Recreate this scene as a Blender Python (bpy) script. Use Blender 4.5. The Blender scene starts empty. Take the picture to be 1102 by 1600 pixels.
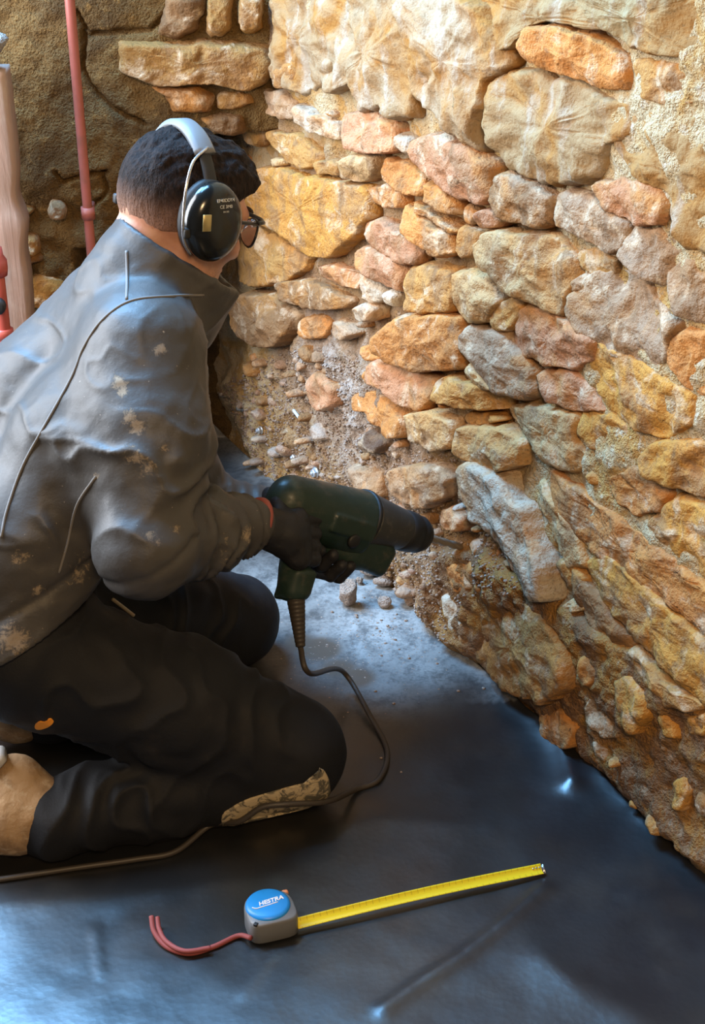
import bpy, bmesh, math, random
import numpy as np
from mathutils import Vector, Matrix
from mathutils.bvhtree import BVHTree

random.seed(7)
RNG = np.random.default_rng(11)
SC = bpy.context.scene
COL = SC.collection

# ------------------------------------------------------------------ camera
PITCH = math.radians(28.8)
FPX = 2400.0
CAM = np.array([0.0, 0.0, 1.6])
cam_data = bpy.data.cameras.new('camera')
cam = bpy.data.objects.new('camera', cam_data)
COL.objects.link(cam)
cam.location = CAM
cam.rotation_euler = (math.pi / 2 - PITCH, 0, 0)
cam_data.sensor_fit = 'VERTICAL'
cam_data.sensor_height = 24.0
cam_data.lens = 24.0 * FPX / 1600.0
cam_data.clip_start = 0.05
SC.camera = cam

# ------------------------------------------------------------------ world, lights, exposure
SC.view_settings.view_transform = 'Standard'
SC.view_settings.look = 'None'
SC.view_settings.gamma = 1.0
SC.view_settings.use_curve_mapping = False
SC.view_settings.exposure = -0.06
world = bpy.data.worlds.new('world')
SC.world = world
world.use_nodes = True
world.node_tree.nodes['Background'].inputs[0].default_value = (0.82, 0.90, 1.0, 1)
world.node_tree.nodes['Background'].inputs[1].default_value = 0.05


def area_light(name, loc, target, sx, sy, power, color):
    d = bpy.data.lights.new(name, 'AREA')
    d.shape = 'RECTANGLE'
    d.size, d.size_y, d.energy, d.color = sx, sy, power, color
    o = bpy.data.objects.new(name, d)
    COL.objects.link(o)
    o.location = loc
    o.rotation_euler = (Vector(target) - Vector(loc)).to_track_quat('-Z', 'Y').to_euler()
    return o


# daylight through the doorway beside the timber post and the opening to the left of the man, plus a warm fill added behind the camera
area_light('doorway_daylight', (-1.05, 2.85, 2.6), (-0.3, 1.7, 0.2), 1.0, 1.3, 265, (0.22, 0.55, 1.0))
area_light('window_daylight', (-1.6, 2.22, 1.35), (0.0, 2.2, 0.5), 0.9, 1.5, 84, (0.92, 0.95, 1.0))
area_light('warm_fill', (0.1, -0.6, 2.4), (0.5, 2.2, 0.6), 0.5, 0.5, 56, (1.0, 0.66, 0.34))

# ------------------------------------------------------------------ geometry helpers
_fw = np.array([0, math.cos(PITCH), -math.sin(PITCH)])
_up = np.array([0, math.sin(PITCH), math.cos(PITCH)])
_rt = np.array([1.0, 0, 0])
ZUP = np.array([0, 0, 1.0])


def ray(x, y):
    return _fw + (x - 551) / FPX * _rt - (y - 800) / FPX * _up


def at(x, y, t):
    return CAM + ray(x, y) * t


def onz(x, y, z=0.0):
    d = ray(x, y)
    return CAM + d * ((z - CAM[2]) / d[2])


def onplane(x, y, p, n):
    d = ray(x, y)
    return CAM + d * (np.dot(p - CAM, n) / np.dot(d, n))


def nrm(v):
    v = np.asarray(v, float)
    return v / np.linalg.norm(v)


def _h(ix, iy, iz):
    n = (ix.astype(np.int64) * 374761393 + iy.astype(np.int64) * 668265263 + iz.astype(np.int64) * 2147483647) & 0xFFFFFFFF
    n = ((n ^ (n >> 13)) * 1274126177) & 0xFFFFFFFF
    n = ((n ^ (n >> 16)) * 2246822519) & 0xFFFFFFFF
    return ((n ^ (n >> 15)) & 0xFFFFFF).astype(np.float32) / float(0xFFFFFF)


def vnoise(p):
    """value noise in [-1, 1] at points p (n, 3)"""
    p = np.asarray(p, np.float64)
    i = np.floor(p).astype(np.int64)
    f = (p - i).astype(np.float32)
    f = f * f * f * (f * (f * 6 - 15) + 10)
    x, y, z = i[..., 0], i[..., 1], i[..., 2]
    fx, fy, fz = f[..., 0], f[..., 1], f[..., 2]
    r = 0
    for dx in (0, 1):
        wx = fx if dx else 1 - fx
        for dy in (0, 1):
            wy = fy if dy else 1 - fy
            for dz in (0, 1):
                wz = fz if dz else 1 - fz
                r = r + wx * wy * wz * _h(x + dx, y + dy, z + dz)
    return r * 2 - 1


def fbm(p, freq, octs=4, gain=0.5):
    p = np.asarray(p, float) * freq
    r, a, s = 0, 1.0, 0.0
    for k in range(octs):
        r = r + a * vnoise(p + 17.3 * k)
        s += a
        a *= gain
        p = p * 2.03
    return r / s


def smooth(e0, e1, x):
    t = np.clip((x - e0) / (e1 - e0), 0, 1)
    return t * t * (3 - 2 * t)


# ------------------------------------------------------------------ object helpers
ORG = {}


def mk(name, verts, faces, mat, parent=None, origin=None, flat=False, color=None, attrs=None):
    verts = np.asarray(verts, float)
    if origin is None:
        origin = ORG[parent.name] if parent is not None else np.zeros(3)
    origin = np.asarray(origin, float)
    me = bpy.data.meshes.new(name)
    me.from_pydata((verts - origin).tolist(), [], faces if isinstance(faces, list) else faces.tolist())
    me.validate()
    me.update()
    if not flat:
        me.shade_smooth()
    if mat is not None:
        me.materials.append(mat)
    for k, v in (attrs or {}).items():
        if len(v) == len(me.vertices):
            at_ = me.attributes.new(k, 'FLOAT', 'POINT')
            at_.data.foreach_set('value', np.asarray(v, np.float32))
    o = bpy.data.objects.new(name, me)
    COL.objects.link(o)
    if parent is not None:
        o.parent = parent
        o.location = origin - ORG[parent.name]
    else:
        o.location = origin
    ORG[o.name] = origin
    if color is not None:
        o.color = (*color, 1)
    return o


def empty(name, loc):
    o = bpy.data.objects.new(name, None)
    o.empty_display_size = 0.05
    COL.objects.link(o)
    o.location = loc
    ORG[o.name] = np.asarray(loc, float)
    return o


def tag(o, label, cat, group=None):
    o['label'] = label
    o['category'] = cat
    if group:
        o['group'] = group
    return o


def tube_geo(path, radius, n=10, caps=True):
    """tube along a poly-line; radius scalar or per point"""
    P = np.asarray(path, float)
    R = np.broadcast_to(np.asarray(radius, float), (len(P),))
    T = np.gradient(P, axis=0)
    T /= np.linalg.norm(T, axis=1)[:, None] + 1e-12
    ref = np.array([0, 0, 1.0]) if abs(T[0][2]) < 0.9 else np.array([1.0, 0, 0])
    U = nrm(np.cross(T[0], ref))
    V, F = [], []
    for i in range(len(P)):
        U = nrm(U - T[i] * np.dot(U, T[i]))
        W = np.cross(T[i], U)
        for k in range(n):
            a = 2 * math.pi * k / n
            V.append(P[i] + R[i] * (math.cos(a) * U + math.sin(a) * W))
    for i in range(len(P) - 1):
        for k in range(n):
            F.append((i * n + k, i * n + (k + 1) % n, (i + 1) * n + (k + 1) % n, (i + 1) * n + k))
    if caps:
        F.append(tuple(range(n - 1, -1, -1)))
        F.append(tuple((len(P) - 1) * n + k for k in range(n)))
    return np.array(V), F


def spline(pts, n=8):
    """Catmull-Rom through pts"""
    P = np.asarray(pts, float)
    P = np.vstack([2 * P[0] - P[1], P, 2 * P[-1] - P[-2]])
    out = []
    for i in range(1, len(P) - 2):
        for k in range(n):
            t = k / n
            a, b, c, d = P[i - 1], P[i], P[i + 1], P[i + 2]
            out.append(0.5 * (2 * b + (c - a) * t + (2 * a - 5 * b + 4 * c - d) * t * t + (3 * b - a - 3 * c + d) * t ** 3))
    out.append(P[-2])
    return np.array(out)


def merge(*geos):
    V, F, o = [], [], 0
    for v, f in geos:
        V.append(np.asarray(v, float))
        F += [tuple(i + o for i in q) for q in f]
        o += len(v)
    return np.vstack(V), F


def bevel_box(cx, ax, size, bev=0.003, segs=2):
    """rounded box: centre cx, axes ax (3 vectors), full sizes"""
    bm = bmesh.new()
    bmesh.ops.create_cube(bm, size=1.0)
    for v in bm.verts:
        v.co = Vector([v.co[i] * size[i] for i in range(3)])
    bmesh.ops.bevel(bm, geom=list(bm.edges), offset=bev, segments=segs, affect='EDGES', profile=0.5)
    A = np.array(ax, float)
    V = np.array([np.asarray(cx) + v.co[0] * A[0] + v.co[1] * A[1] + v.co[2] * A[2] for v in bm.verts])
    F = [tuple(v.index for v in f.verts) for f in bm.faces]
    bm.free()
    return V, F


def lathe(c, axis, prof, n=24, ref=None, sx=1.0, sy=1.0):
    """revolve prof [(along, radius)] about axis through c; sx / sy squash it"""
    axis = nrm(axis)
    ref = np.array([0, 0, 1.0]) if ref is None else np.asarray(ref, float)
    if abs(np.dot(nrm(ref), axis)) > 0.95:
        ref = np.array([1.0, 0, 0])
    U = nrm(ref - axis * np.dot(ref, axis))
    W = np.cross(axis, U)
    V, F = [], []
    for (s, r) in prof:
        for k in range(n):
            a = 2 * math.pi * k / n
            V.append(np.asarray(c) + axis * s + r * (sx * math.cos(a) * U + sy * math.sin(a) * W))
    m = len(prof)
    for i in range(m - 1):
        for k in range(n):
            F.append((i * n + k, i * n + (k + 1) % n, (i + 1) * n + (k + 1) % n, (i + 1) * n + k))
    F.append(tuple(range(n - 1, -1, -1)))
    F.append(tuple((m - 1) * n + k for k in range(n)))
    return np.array(V), F


_ICO = {}


def ico(sub):
    if sub not in _ICO:
        bm = bmesh.new()
        bmesh.ops.create_icosphere(bm, subdivisions=sub, radius=1.0)
        _ICO[sub] = (np.array([v.co[:] for v in bm.verts]), [tuple(v.index for v in f.verts) for f in bm.faces])
        bm.free()
    return _ICO[sub]


def rock_geo(c, size, seed, sub=2, cuts=7, rough=0.12):
    """a broken stone: a sphere cut by random planes, then roughened"""
    V, F = ico(sub)
    r = np.random.default_rng(seed)
    V = V.copy()
    for _ in range(cuts):
        n = nrm(r.normal(size=3))
        d = r.uniform(0.55, 0.85)
        s = V @ n
        V = V - np.outer(np.maximum(s - d, 0), n)
    V = V * (1 + rough * fbm(V + seed * 3.1, 2.2, 3))[:, None]
    q = r.normal(size=4)
    M = np.array(Matrix.Rotation(r.uniform(-0.5, 0.5), 3, Vector(nrm(q[:3]))))
    return (V * np.asarray(size)) @ M.T + np.asarray(c), F


# signed distance modelling: bodies, cloth and hands are one continuous surface each
class SDF:
    def __init__(self, lo, hi, res):
        self.lo = np.asarray(lo, float)
        self.res = res
        self.n = np.ceil((np.asarray(hi) - self.lo) / res).astype(int) + 1
        self.f = np.full(tuple(self.n), 0.06, np.float32)

    def _loc(self, lo, hi):
        a = np.maximum(np.floor((lo - self.lo) / self.res).astype(int), 0)
        b = np.minimum(np.ceil((hi - self.lo) / self.res).astype(int) + 1, self.n)
        if np.any(b <= a):
            return None
        g = [np.asarray(self.lo[i] + self.res * np.arange(a[i], b[i]), np.float32) for i in range(3)]
        return tuple(slice(a[i], b[i]) for i in range(3)), g[0][:, None, None], g[1][None, :, None], g[2][None, None, :]

    def _put(self, sl, d, k, op):
        f = self.f[sl]
        if op == 'sub':
            d = -d
            if k > 0:
                h = np.maximum(k - np.abs(f - d), 0) / k
                self.f[sl] = np.maximum(f, d) + h * h * k * 0.25
            else:
                self.f[sl] = np.maximum(f, d)
        elif k > 0:
            h = np.maximum(k - np.abs(f - d), 0) / k
            self.f[sl] = np.minimum(f, d) - h * h * k * 0.25
        else:
            self.f[sl] = np.minimum(f, d)

    def cone(self, a, b, ra, rb, k=0.02, op='add'):
        a = np.asarray(a, np.float64)
        b = np.asarray(b, np.float64)
        m = max(ra, rb) + k + 0.03
        L = self._loc(np.minimum(a, b) - m, np.maximum(a, b) + m)
        if L is None:
            return self
        sl, X, Y, Z = L
        ab = b - a
        l2 = float(ab @ ab) + 1e-12
        t = np.clip(((X - a[0]) * ab[0] + (Y - a[1]) * ab[1] + (Z - a[2]) * ab[2]) / l2, 0, 1).astype(np.float32)
        d = np.sqrt((X - a[0] - t * ab[0]) ** 2 + (Y - a[1] - t * ab[1]) ** 2 + (Z - a[2] - t * ab[2]) ** 2) - (ra + (rb - ra) * t)
        self._put(sl, d, k, op)
        return self

    def chain(self, pts, rads, k=0.02):
        for i in range(len(pts) - 1):
            self.cone(pts[i], pts[i + 1], rads[i], rads[i + 1], k)
        return self

    def ell(self, c, r, ax=None, k=0.02, op='add'):
        c = np.asarray(c, float)
        r = np.asarray(r, float)
        ax = np.eye(3) if ax is None else np.asarray(ax, float)
        m = max(r) + k + 0.03
        L = self._loc(c - m, c + m)
        if L is None:
            return self
        sl, X, Y, Z = L
        X, Y, Z = X - c[0], Y - c[1], Z - c[2]
        q = [(X * ax[i][0] + Y * ax[i][1] + Z * ax[i][2]) for i in range(3)]
        k0 = np.sqrt(sum((q[i] / r[i]) ** 2 for i in range(3)))
        k1 = np.sqrt(sum((q[i] / r[i] ** 2) ** 2 for i in range(3))) + 1e-9
        d = k0 * (k0 - 1) / k1
        self._put(sl, d.astype(np.float32), k, op)
        return self

    def box(self, c, hs, ax, rd=0.01, k=0.01, op='add'):
        c = np.asarray(c, float)
        m = float(np.linalg.norm(hs)) + k + 0.03
        L = self._loc(c - m, c + m)
        if L is None:
            return self
        sl, X, Y, Z = L
        X, Y, Z = X - c[0], Y - c[1], Z - c[2]
        q = [np.abs(X * ax[i][0] + Y * ax[i][1] + Z * ax[i][2]) - (hs[i] - rd) for i in range(3)]
        d = np.sqrt(sum(np.maximum(v, 0) ** 2 for v in q)) + np.minimum(np.maximum(np.maximum(q[0], q[1]), q[2]), 0) - rd
        self._put(sl, d.astype(np.float32), k, op)
        return self

    def half(self, p, n, k=0.0):
        """keep the side that n points to"""
        L = self._loc(self.lo, self.lo + self.res * self.n)
        sl, X, Y, Z = L
        d = -((X - p[0]) * n[0] + (Y - p[1]) * n[1] + (Z - p[2]) * n[2])
        self._put(sl, -d.astype(np.float32), k, 'sub')
        return self

    def mesh(self):
        f = self.f
        s = f < 0
        nx, ny, nz = f.shape
        c = [s[dx:nx - 1 + dx, dy:ny - 1 + dy, dz:nz - 1 + dz] for dx in (0, 1) for dy in (0, 1) for dz in (0, 1)]
        anyc = np.logical_or.reduce(c)
        allc = np.logical_and.reduce(c)
        I = np.argwhere(anyc & ~allc)
        idx = np.full((nx - 1, ny - 1, nz - 1), -1, np.int64)
        idx[I[:, 0], I[:, 1], I[:, 2]] = np.arange(len(I))
        acc = np.zeros((len(I), 3))
        cnt = np.zeros(len(I))
        for axis in range(3):
            o = [a for a in range(3) if a != axis]
            for p in (0, 1):
                for q in (0, 1):
                    A = I.copy()
                    A[:, o[0]] += p
                    A[:, o[1]] += q
                    B = A.copy()
                    B[:, axis] += 1
                    fa = f[A[:, 0], A[:, 1], A[:, 2]]
                    fb = f[B[:, 0], B[:, 1], B[:, 2]]
                    m = (fa < 0) != (fb < 0)
                    t = np.where(m, fa / np.where(m, fa - fb, 1), 0)
                    pos = A.astype(float)
                    pos[:, axis] += t
                    acc[m] += pos[m]
                    cnt[m] += 1
        V = self.lo + self.res * (acc / cnt[:, None])
        Q = []
        for axis in range(3):
            o1, o2 = (axis + 1) % 3, (axis + 2) % 3
            A = [slice(None)] * 3
            B = [slice(None)] * 3
            A[axis] = slice(0, -1)
            B[axis] = slice(1, None)
            ch = np.argwhere(s[tuple(A)] != s[tuple(B)])
            lim = np.array(f.shape) - 1
            ok = (ch[:, o1] > 0) & (ch[:, o2] > 0) & (ch[:, o1] < lim[o1]) & (ch[:, o2] < lim[o2])
            ch = ch[ok]
            ins = s[tuple(A)][ch[:, 0], ch[:, 1], ch[:, 2]]
            def cell(a, b):
                e = ch.copy()
                e[:, o1] -= a
                e[:, o2] -= b
                return idx[e[:, 0], e[:, 1], e[:, 2]]
            q = np.stack([cell(1, 1), cell(0, 1), cell(0, 0), cell(1, 0)], 1)
            q[~ins] = q[~ins][:, ::-1]
            Q.append(q)
        return V, np.vstack(Q)


def vnormals(V, Q):
    N = np.zeros_like(V)
    fn = np.cross(V[Q[:, 2]] - V[Q[:, 0]], V[Q[:, 3]] - V[Q[:, 1]])
    for k in range(4):
        np.add.at(N, Q[:, k], fn)
    return N / (np.linalg.norm(N, axis=1)[:, None] + 1e-12)


def text_mesh(name, body, size, M, mat, parent, **kw):
    cu = bpy.data.curves.new('lettering', 'FONT')
    cu.body, cu.size, cu.align_x = body, size, 'CENTER'
    for k, v in kw.items():
        setattr(cu, k, v)
    t = bpy.data.objects.new('lettering', cu)
    COL.objects.link(t)
    bpy.context.view_layer.update()
    me = bpy.data.meshes.new_from_object(t.evaluated_get(bpy.context.evaluated_depsgraph_get()))
    V = np.array([v.co[:] for v in me.vertices])
    F = [tuple(p.vertices) for p in me.polygons]
    bpy.data.objects.remove(t)
    return mk(name, V @ M[:3, :3].T + M[:3, 3], F, mat, parent, flat=True)


# ------------------------------------------------------------------ materials
def material(name, color=(0.5, 0.5, 0.5), rough=0.6, metal=0.0, spec=0.5):
    m = bpy.data.materials.new(name)
    m.use_nodes = True
    b = m.node_tree.nodes['Principled BSDF']
    b.inputs['Base Color'].default_value = (*color, 1)
    b.inputs['Roughness'].default_value = rough
    b.inputs['Metallic'].default_value = metal
    b.inputs['Specular IOR Level'].default_value = spec
    return m


class G:
    """small node-graph builder"""
    def __init__(self, m):
        self.t = m.node_tree
        self.b = self.t.nodes['Principled BSDF']

    def n(self, kind, **kw):
        x = self.t.nodes.new(kind)
        for k, v in kw.items():
            setattr(x, k, v)
        return x

    def put(self, sock, v):
        if isinstance(v, bpy.types.NodeSocket):
            self.t.links.new(v, sock)
        elif isinstance(v, (tuple, list)) and len(v) == 3 and sock.type == 'RGBA':
            sock.default_value = (*v, 1)
        else:
            sock.default_value = v

    def pos(self, scale=(1, 1, 1)):
        g = self.n('ShaderNodeNewGeometry')
        mp = self.n('ShaderNodeMapping')
        self.put(mp.inputs['Vector'], g.outputs['Position'])
        mp.inputs['Scale'].default_value = scale
        return mp.outputs[0]

    def noise(self, scale, detail=4, rough=0.55, vec=None, dist=0.0):
        x = self.n('ShaderNodeTexNoise')
        x.inputs['Scale'].default_value = scale
        x.inputs['Detail'].default_value = detail
        x.inputs['Roughness'].default_value = rough
        x.inputs['Distortion'].default_value = dist
        self.put(x.inputs['Vector'], vec if vec is not None else self.pos())
        return x.outputs['Fac']

    def ramp(self, v, lo, hi, a=0.0, b=1.0):
        x = self.n('ShaderNodeMapRange')
        x.interpolation_type = 'SMOOTHSTEP'
        self.put(x.inputs['Value'], v)
        for k, q in zip(('From Min', 'From Max', 'To Min', 'To Max'), (lo, hi, a, b)):
            x.inputs[k].default_value = q
        return x.outputs[0]

    def mix(self, fac, a, b, blend='MIX'):
        x = self.n('ShaderNodeMix', data_type='RGBA', blend_type=blend)
        self.put(x.inputs[0], fac)
        self.put(x.inputs[6], a)
        self.put(x.inputs[7], b)
        return x.outputs[2]

    def math(self, op, a, b=0.0):
        x = self.n('ShaderNodeMath', operation=op)
        self.put(x.inputs[0], a)
        self.put(x.inputs[1], b)
        return x.outputs[0]

    def attr(self, name):
        return self.n('ShaderNodeAttribute', attribute_name=name).outputs['Fac']

    def objcol(self):
        return self.n('ShaderNodeObjectInfo').outputs['Color']

    def bump(self, h, strength=0.5, dist=0.01, normal=None):
        x = self.n('ShaderNodeBump')
        x.inputs['Strength'].default_value = strength
        x.inputs['Distance'].default_value = dist
        self.put(x.inputs['Height'], h)
        if normal is not None:
            self.put(x.inputs['Normal'], normal)
        return x.outputs[0]

    def out(self, color=None, rough=None, normal=None):
        if color is not None:
            self.put(self.b.inputs['Base Color'], color)
        if rough is not None:
            self.put(self.b.inputs['Roughness'], rough)
        if normal is not None:
            self.put(self.b.inputs['Normal'], normal)


def stone_material():
    m = material('sandstone', rough=0.9, spec=0.25)
    g = G(m)
    c = g.objcol()
    n1 = g.noise(11, 5, 0.6, dist=0.6)
    n2 = g.noise(34, 4, 0.65)
    n3 = g.noise(150, 3, 0.6)
    streak = g.noise(1.0, 4, 0.6, vec=g.pos((26, 26, 9)))
    n0 = g.noise(5.5, 4, 0.6, dist=0.8)
    pale = g.noise(17, 5, 0.65, dist=0.7)
    c = g.mix(g.ramp(n0, 0.46, 0.64, 0, 0.68), c, (0.50, 0.225, 0.055))            # iron stain across the courses
    c = g.mix(g.ramp(n1, 0.50, 0.66, 0, 0.75), c, (0.30, 0.165, 0.075))            # brown weathering
    c = g.mix(g.ramp(pale, 0.52, 0.68, 0, 0.75), c, (0.62, 0.47, 0.31))          # lime bloom
    c = g.mix(g.ramp(streak, 0.52, 0.70, 0, 0.65), c, (0.19, 0.105, 0.05))        # dark streaks
    c = g.mix(g.ramp(n2, 0.28, 0.42, 0.5, 0), c, (0.17, 0.11, 0.07))
    c = g.mix(g.ramp(n3, 0.30, 0.45, 0.45, 0), c, (0.14, 0.085, 0.045))          # dark pits
    hgt = g.math('ADD', g.math('MULTIPLY', n2, 0.6), g.math('MULTIPLY', n3, 0.4))
    g.out(c, None, g.bump(hgt, 0.8, 0.012))
    return m


def mortar_material(name, base, tint, pale):
    m = material(name, rough=0.95, spec=0.2)
    g = G(m)
    n1 = g.noise(7, 5, 0.6, dist=0.4)
    n2 = g.noise(45, 5, 0.7)
    n3 = g.noise(210, 2, 0.6)
    c = g.mix(g.ramp(n1, 0.35, 0.68), base, tint)
    c = g.mix(g.ramp(n2, 0.55, 0.70, 0, 0.8), c, pale)
    c = g.mix(g.ramp(n3, 0.30, 0.48, 0.6, 0), c, tuple(v * 0.35 for v in base))
    g.out(c, None, g.bump(g.math('ADD', n2, g.math('MULTIPLY', n3, 0.6)), 0.9, 0.012))
    return m


M_STONE = stone_material()
M_MORTAR = mortar_material('lime_mortar', (0.27, 0.17, 0.10), (0.33, 0.19, 0.07), (0.42, 0.33, 0.25))
g_ = G(M_MORTAR)
c_ = g_.b.inputs['Base Color'].links[0].from_socket
lime_ = g_.mix(g_.ramp(g_.noise(9, 5, 0.65, dist=0.8), 0.42, 0.62), (0.50, 0.38, 0.22), (0.46, 0.26, 0.08))   # limewashed, iron stained part
lime_ = g_.mix(g_.ramp(g_.noise(40, 4, 0.65), 0.54, 0.68, 0, 0.7), lime_, (0.55, 0.46, 0.34))
lime_ = g_.mix(g_.ramp(g_.noise(140, 3, 0.6), 0.30, 0.44, 0.5, 0), lime_, (0.18, 0.12, 0.06))
c_ = g_.mix(g_.attr('pale'), c_, lime_)
c_ = g_.mix(g_.math('MULTIPLY', g_.attr('dusty'), 0.8), c_, g_.mix(g_.ramp(g_.noise(60, 4, 0.7), 0.40, 0.62), (0.25, 0.19, 0.15), (0.50, 0.43, 0.37)))   # grey drilling dust
ea_ = g_.mix(g_.ramp(g_.noise(10, 5, 0.65, dist=0.8), 0.42, 0.64), (0.20, 0.105, 0.05), (0.34, 0.17, 0.045))      # bare brown earth, ochre in places
ea_ = g_.mix(g_.ramp(g_.noise(50, 5, 0.7), 0.52, 0.68, 0, 0.7), ea_, (0.38, 0.25, 0.15))
c_ = g_.mix(g_.attr('earth'), c_, ea_)
g_.out(c_)
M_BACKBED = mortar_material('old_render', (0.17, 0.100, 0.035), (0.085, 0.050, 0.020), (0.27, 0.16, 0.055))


def plaster_material():
    m = material('lime_plaster', rough=0.92, spec=0.2)
    g = G(m)
    n1 = g.noise(6, 5, 0.62, dist=0.8)
    n2 = g.noise(22, 4, 0.6, dist=0.5)
    n3 = g.noise(120, 3, 0.6)
    drip = g.noise(1.0, 4, 0.6, vec=g.pos((24, 24, 6)))
    c = g.mix(g.ramp(n1, 0.40, 0.66), g.objcol(), (0.42, 0.21, 0.055))
    c = g.mix(g.ramp(drip, 0.52, 0.70, 0, 0.65), c, (0.52, 0.47, 0.40))
    c = g.mix(g.ramp(n2, 0.54, 0.70, 0, 0.7), c, (0.30, 0.19, 0.09))
    c = g.mix(g.ramp(n3, 0.30, 0.42, 0.4, 0), c, (0.16, 0.11, 0.06))
    c = g.mix(1.0, c, (0.84, 0.80, 0.74), 'MULTIPLY')
    g.out(c, None, g.bump(g.math('ADD', n2, g.math('MULTIPLY', n3, 0.5)), 0.6, 0.010))
    return m


M_PLASTER = plaster_material()

# ------------------------------------------------------------------ the setting: floor, walls
WA = onz(640, 950)
WD = nrm(onz(1102, 1370) - WA)                 # along the right wall, towards the camera
WN = np.array([WD[1], -WD[0], 0.0])            # out of the right wall, into the room
if WN[0] > 0:
    WN = -WN
YB = 3.0                                       # plane of the back wall
U0 = float((YB - WA[1]) / WD[1])               # where the right wall meets it


def RW(u, v, h=0.0):
    u, v, h = np.asarray(u, float), np.asarray(v, float), np.asarray(h, float)
    return WA + u[..., None] * WD + v[..., None] * ZUP + h[..., None] * WN


def BW(u, v, h=0.0):
    u, v, h = np.asarray(u, float), np.asarray(v, float), np.asarray(h, float)
    return np.array([0, YB, 0]) + u[..., None] * np.array([1.0, 0, 0]) + v[..., None] * ZUP + h[..., None] * np.array([0, -1.0, 0])


def r_uv(x, y):
    p = onplane(x, y, WA, WN)
    return ((p - WA) @ WD, p[2])


def b_uv(x, y):
    p = onplane(x, y, np.array([0, YB, 0]), np.array([0, -1.0, 0]))
    return (p[0], p[2])


def seg_dist(U, V, pts):
    d = np.full(U.shape, 9.0)
    for (ax, ay), (bx, by) in zip(pts[:-1], pts[1:]):
        dx, dy = bx - ax, by - ay
        t = np.clip(((U - ax) * dx + (V - ay) * dy) / (dx * dx + dy * dy + 1e-12), 0, 1)
        d = np.minimum(d, np.hypot(U - ax - t * dx, V - ay - t * dy))
    return d


def grid_mesh(us, vs, fn):
    U, V = np.meshgrid(us, vs, indexing='ij')
    P = fn(U, V).reshape(-1, 3)
    n, m = len(us), len(vs)
    i = np.arange(n * m).reshape(n, m)
    Q = np.stack([i[:-1, :-1], i[1:, :-1], i[1:, 1:], i[:-1, 1:]], -1).reshape(-1, 4)
    return P, Q


# floor slab
fl_x, fl_y = np.linspace(-2.6, 2.2, 60), np.linspace(-0.5, 3.1, 50)
P, Q = grid_mesh(fl_x, fl_y, lambda X, Y: np.stack([X, Y, -0.010 + 0.002 * fbm(np.stack([X, Y, 0 * X], -1), 5)], -1))
floor = mk('floor', P, Q, mortar_material('concrete', (0.16, 0.14, 0.12), (0.12, 0.10, 0.08), (0.22, 0.2, 0.18)))
floor['kind'] = 'structure'

# right wall: mortar bed in which every stone sits as a part of its own
RUBBLE = [r_uv(*p) for p in [(345, 610), (400, 560), (470, 545), (560, 560), (600, 640), (640, 700), (735, 715), (770, 800), (850, 900), (720, 1000), (640, 945), (560, 880), (420, 760)]]


def inpoly(U, V, poly):
    U, V = np.asarray(U, float), np.asarray(V, float)
    r = np.zeros(U.shape, bool)
    n = len(poly)
    for i in range(n):
        (x0, y0), (x1, y1) = poly[i], poly[i - 1]
        c = ((y0 > V) != (y1 > V)) & (U < (x1 - x0) * (V - y0) / (y1 - y0 + 1e-12) + x0)
        r ^= c
    return r


EARTH = [r_uv(*p) for p in [(705, 865), (760, 862), (880, 942), (985, 1012), (1110, 1115), (1140, 1420), (1000, 1262), (860, 1137), (740, 1037), (660, 960)]]


def rbed(U, V):
    p = np.stack([U, V, 0 * U], -1)
    right = smooth(0.22, 0.42, U - 0.25 * (V - 0.5)) * smooth(0.12, 0.3, V)      # joints still full of mortar
    left = smooth(-0.15, -0.35, U)
    h = -0.016 + 0.010 * fbm(p, 7, 3) + 0.008 * fbm(p + 5, 28, 4) + 0.003 * fbm(p + 15, 95, 2)
    h = h + right * (0.017 + 0.010 * fbm(p + 21, 10, 3)) + left * (0.004 + 0.012 * fbm(p + 31, 12, 3))
    rub = np.exp(-(np.minimum(seg_dist(U, V, RUBBLE + RUBBLE[:1]), 9) * (~inpoly(U, V, RUBBLE)) / 0.03) ** 2)
    h = h + rub * (0.010 + 0.022 * np.abs(fbm(p + 9, 26, 4)))
    ein = np.exp(-(np.minimum(seg_dist(U, V, EARTH + EARTH[:1]), 9) * (~inpoly(U, V, EARTH)) / 0.012) ** 2)
    h = h + ein * smooth(0.0, 0.05, V) * (0.020 + 0.020 * fbm(p + 41, 9, 4) + 0.012 * np.abs(fbm(p + 43, 30, 4)))
    foot = smooth(0.16, -0.02, V) * smooth(-0.1, 0.12, U)
    h = h + 0.010 * foot * (1 + 0.6 * fbm(p + 3, 14, 3))                              # earth creeping out at the foot
    h = h + 0.010 * smooth(0.85, 1.05, V) * (1 + fbm(p + 13, 9, 3))
    return h


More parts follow.
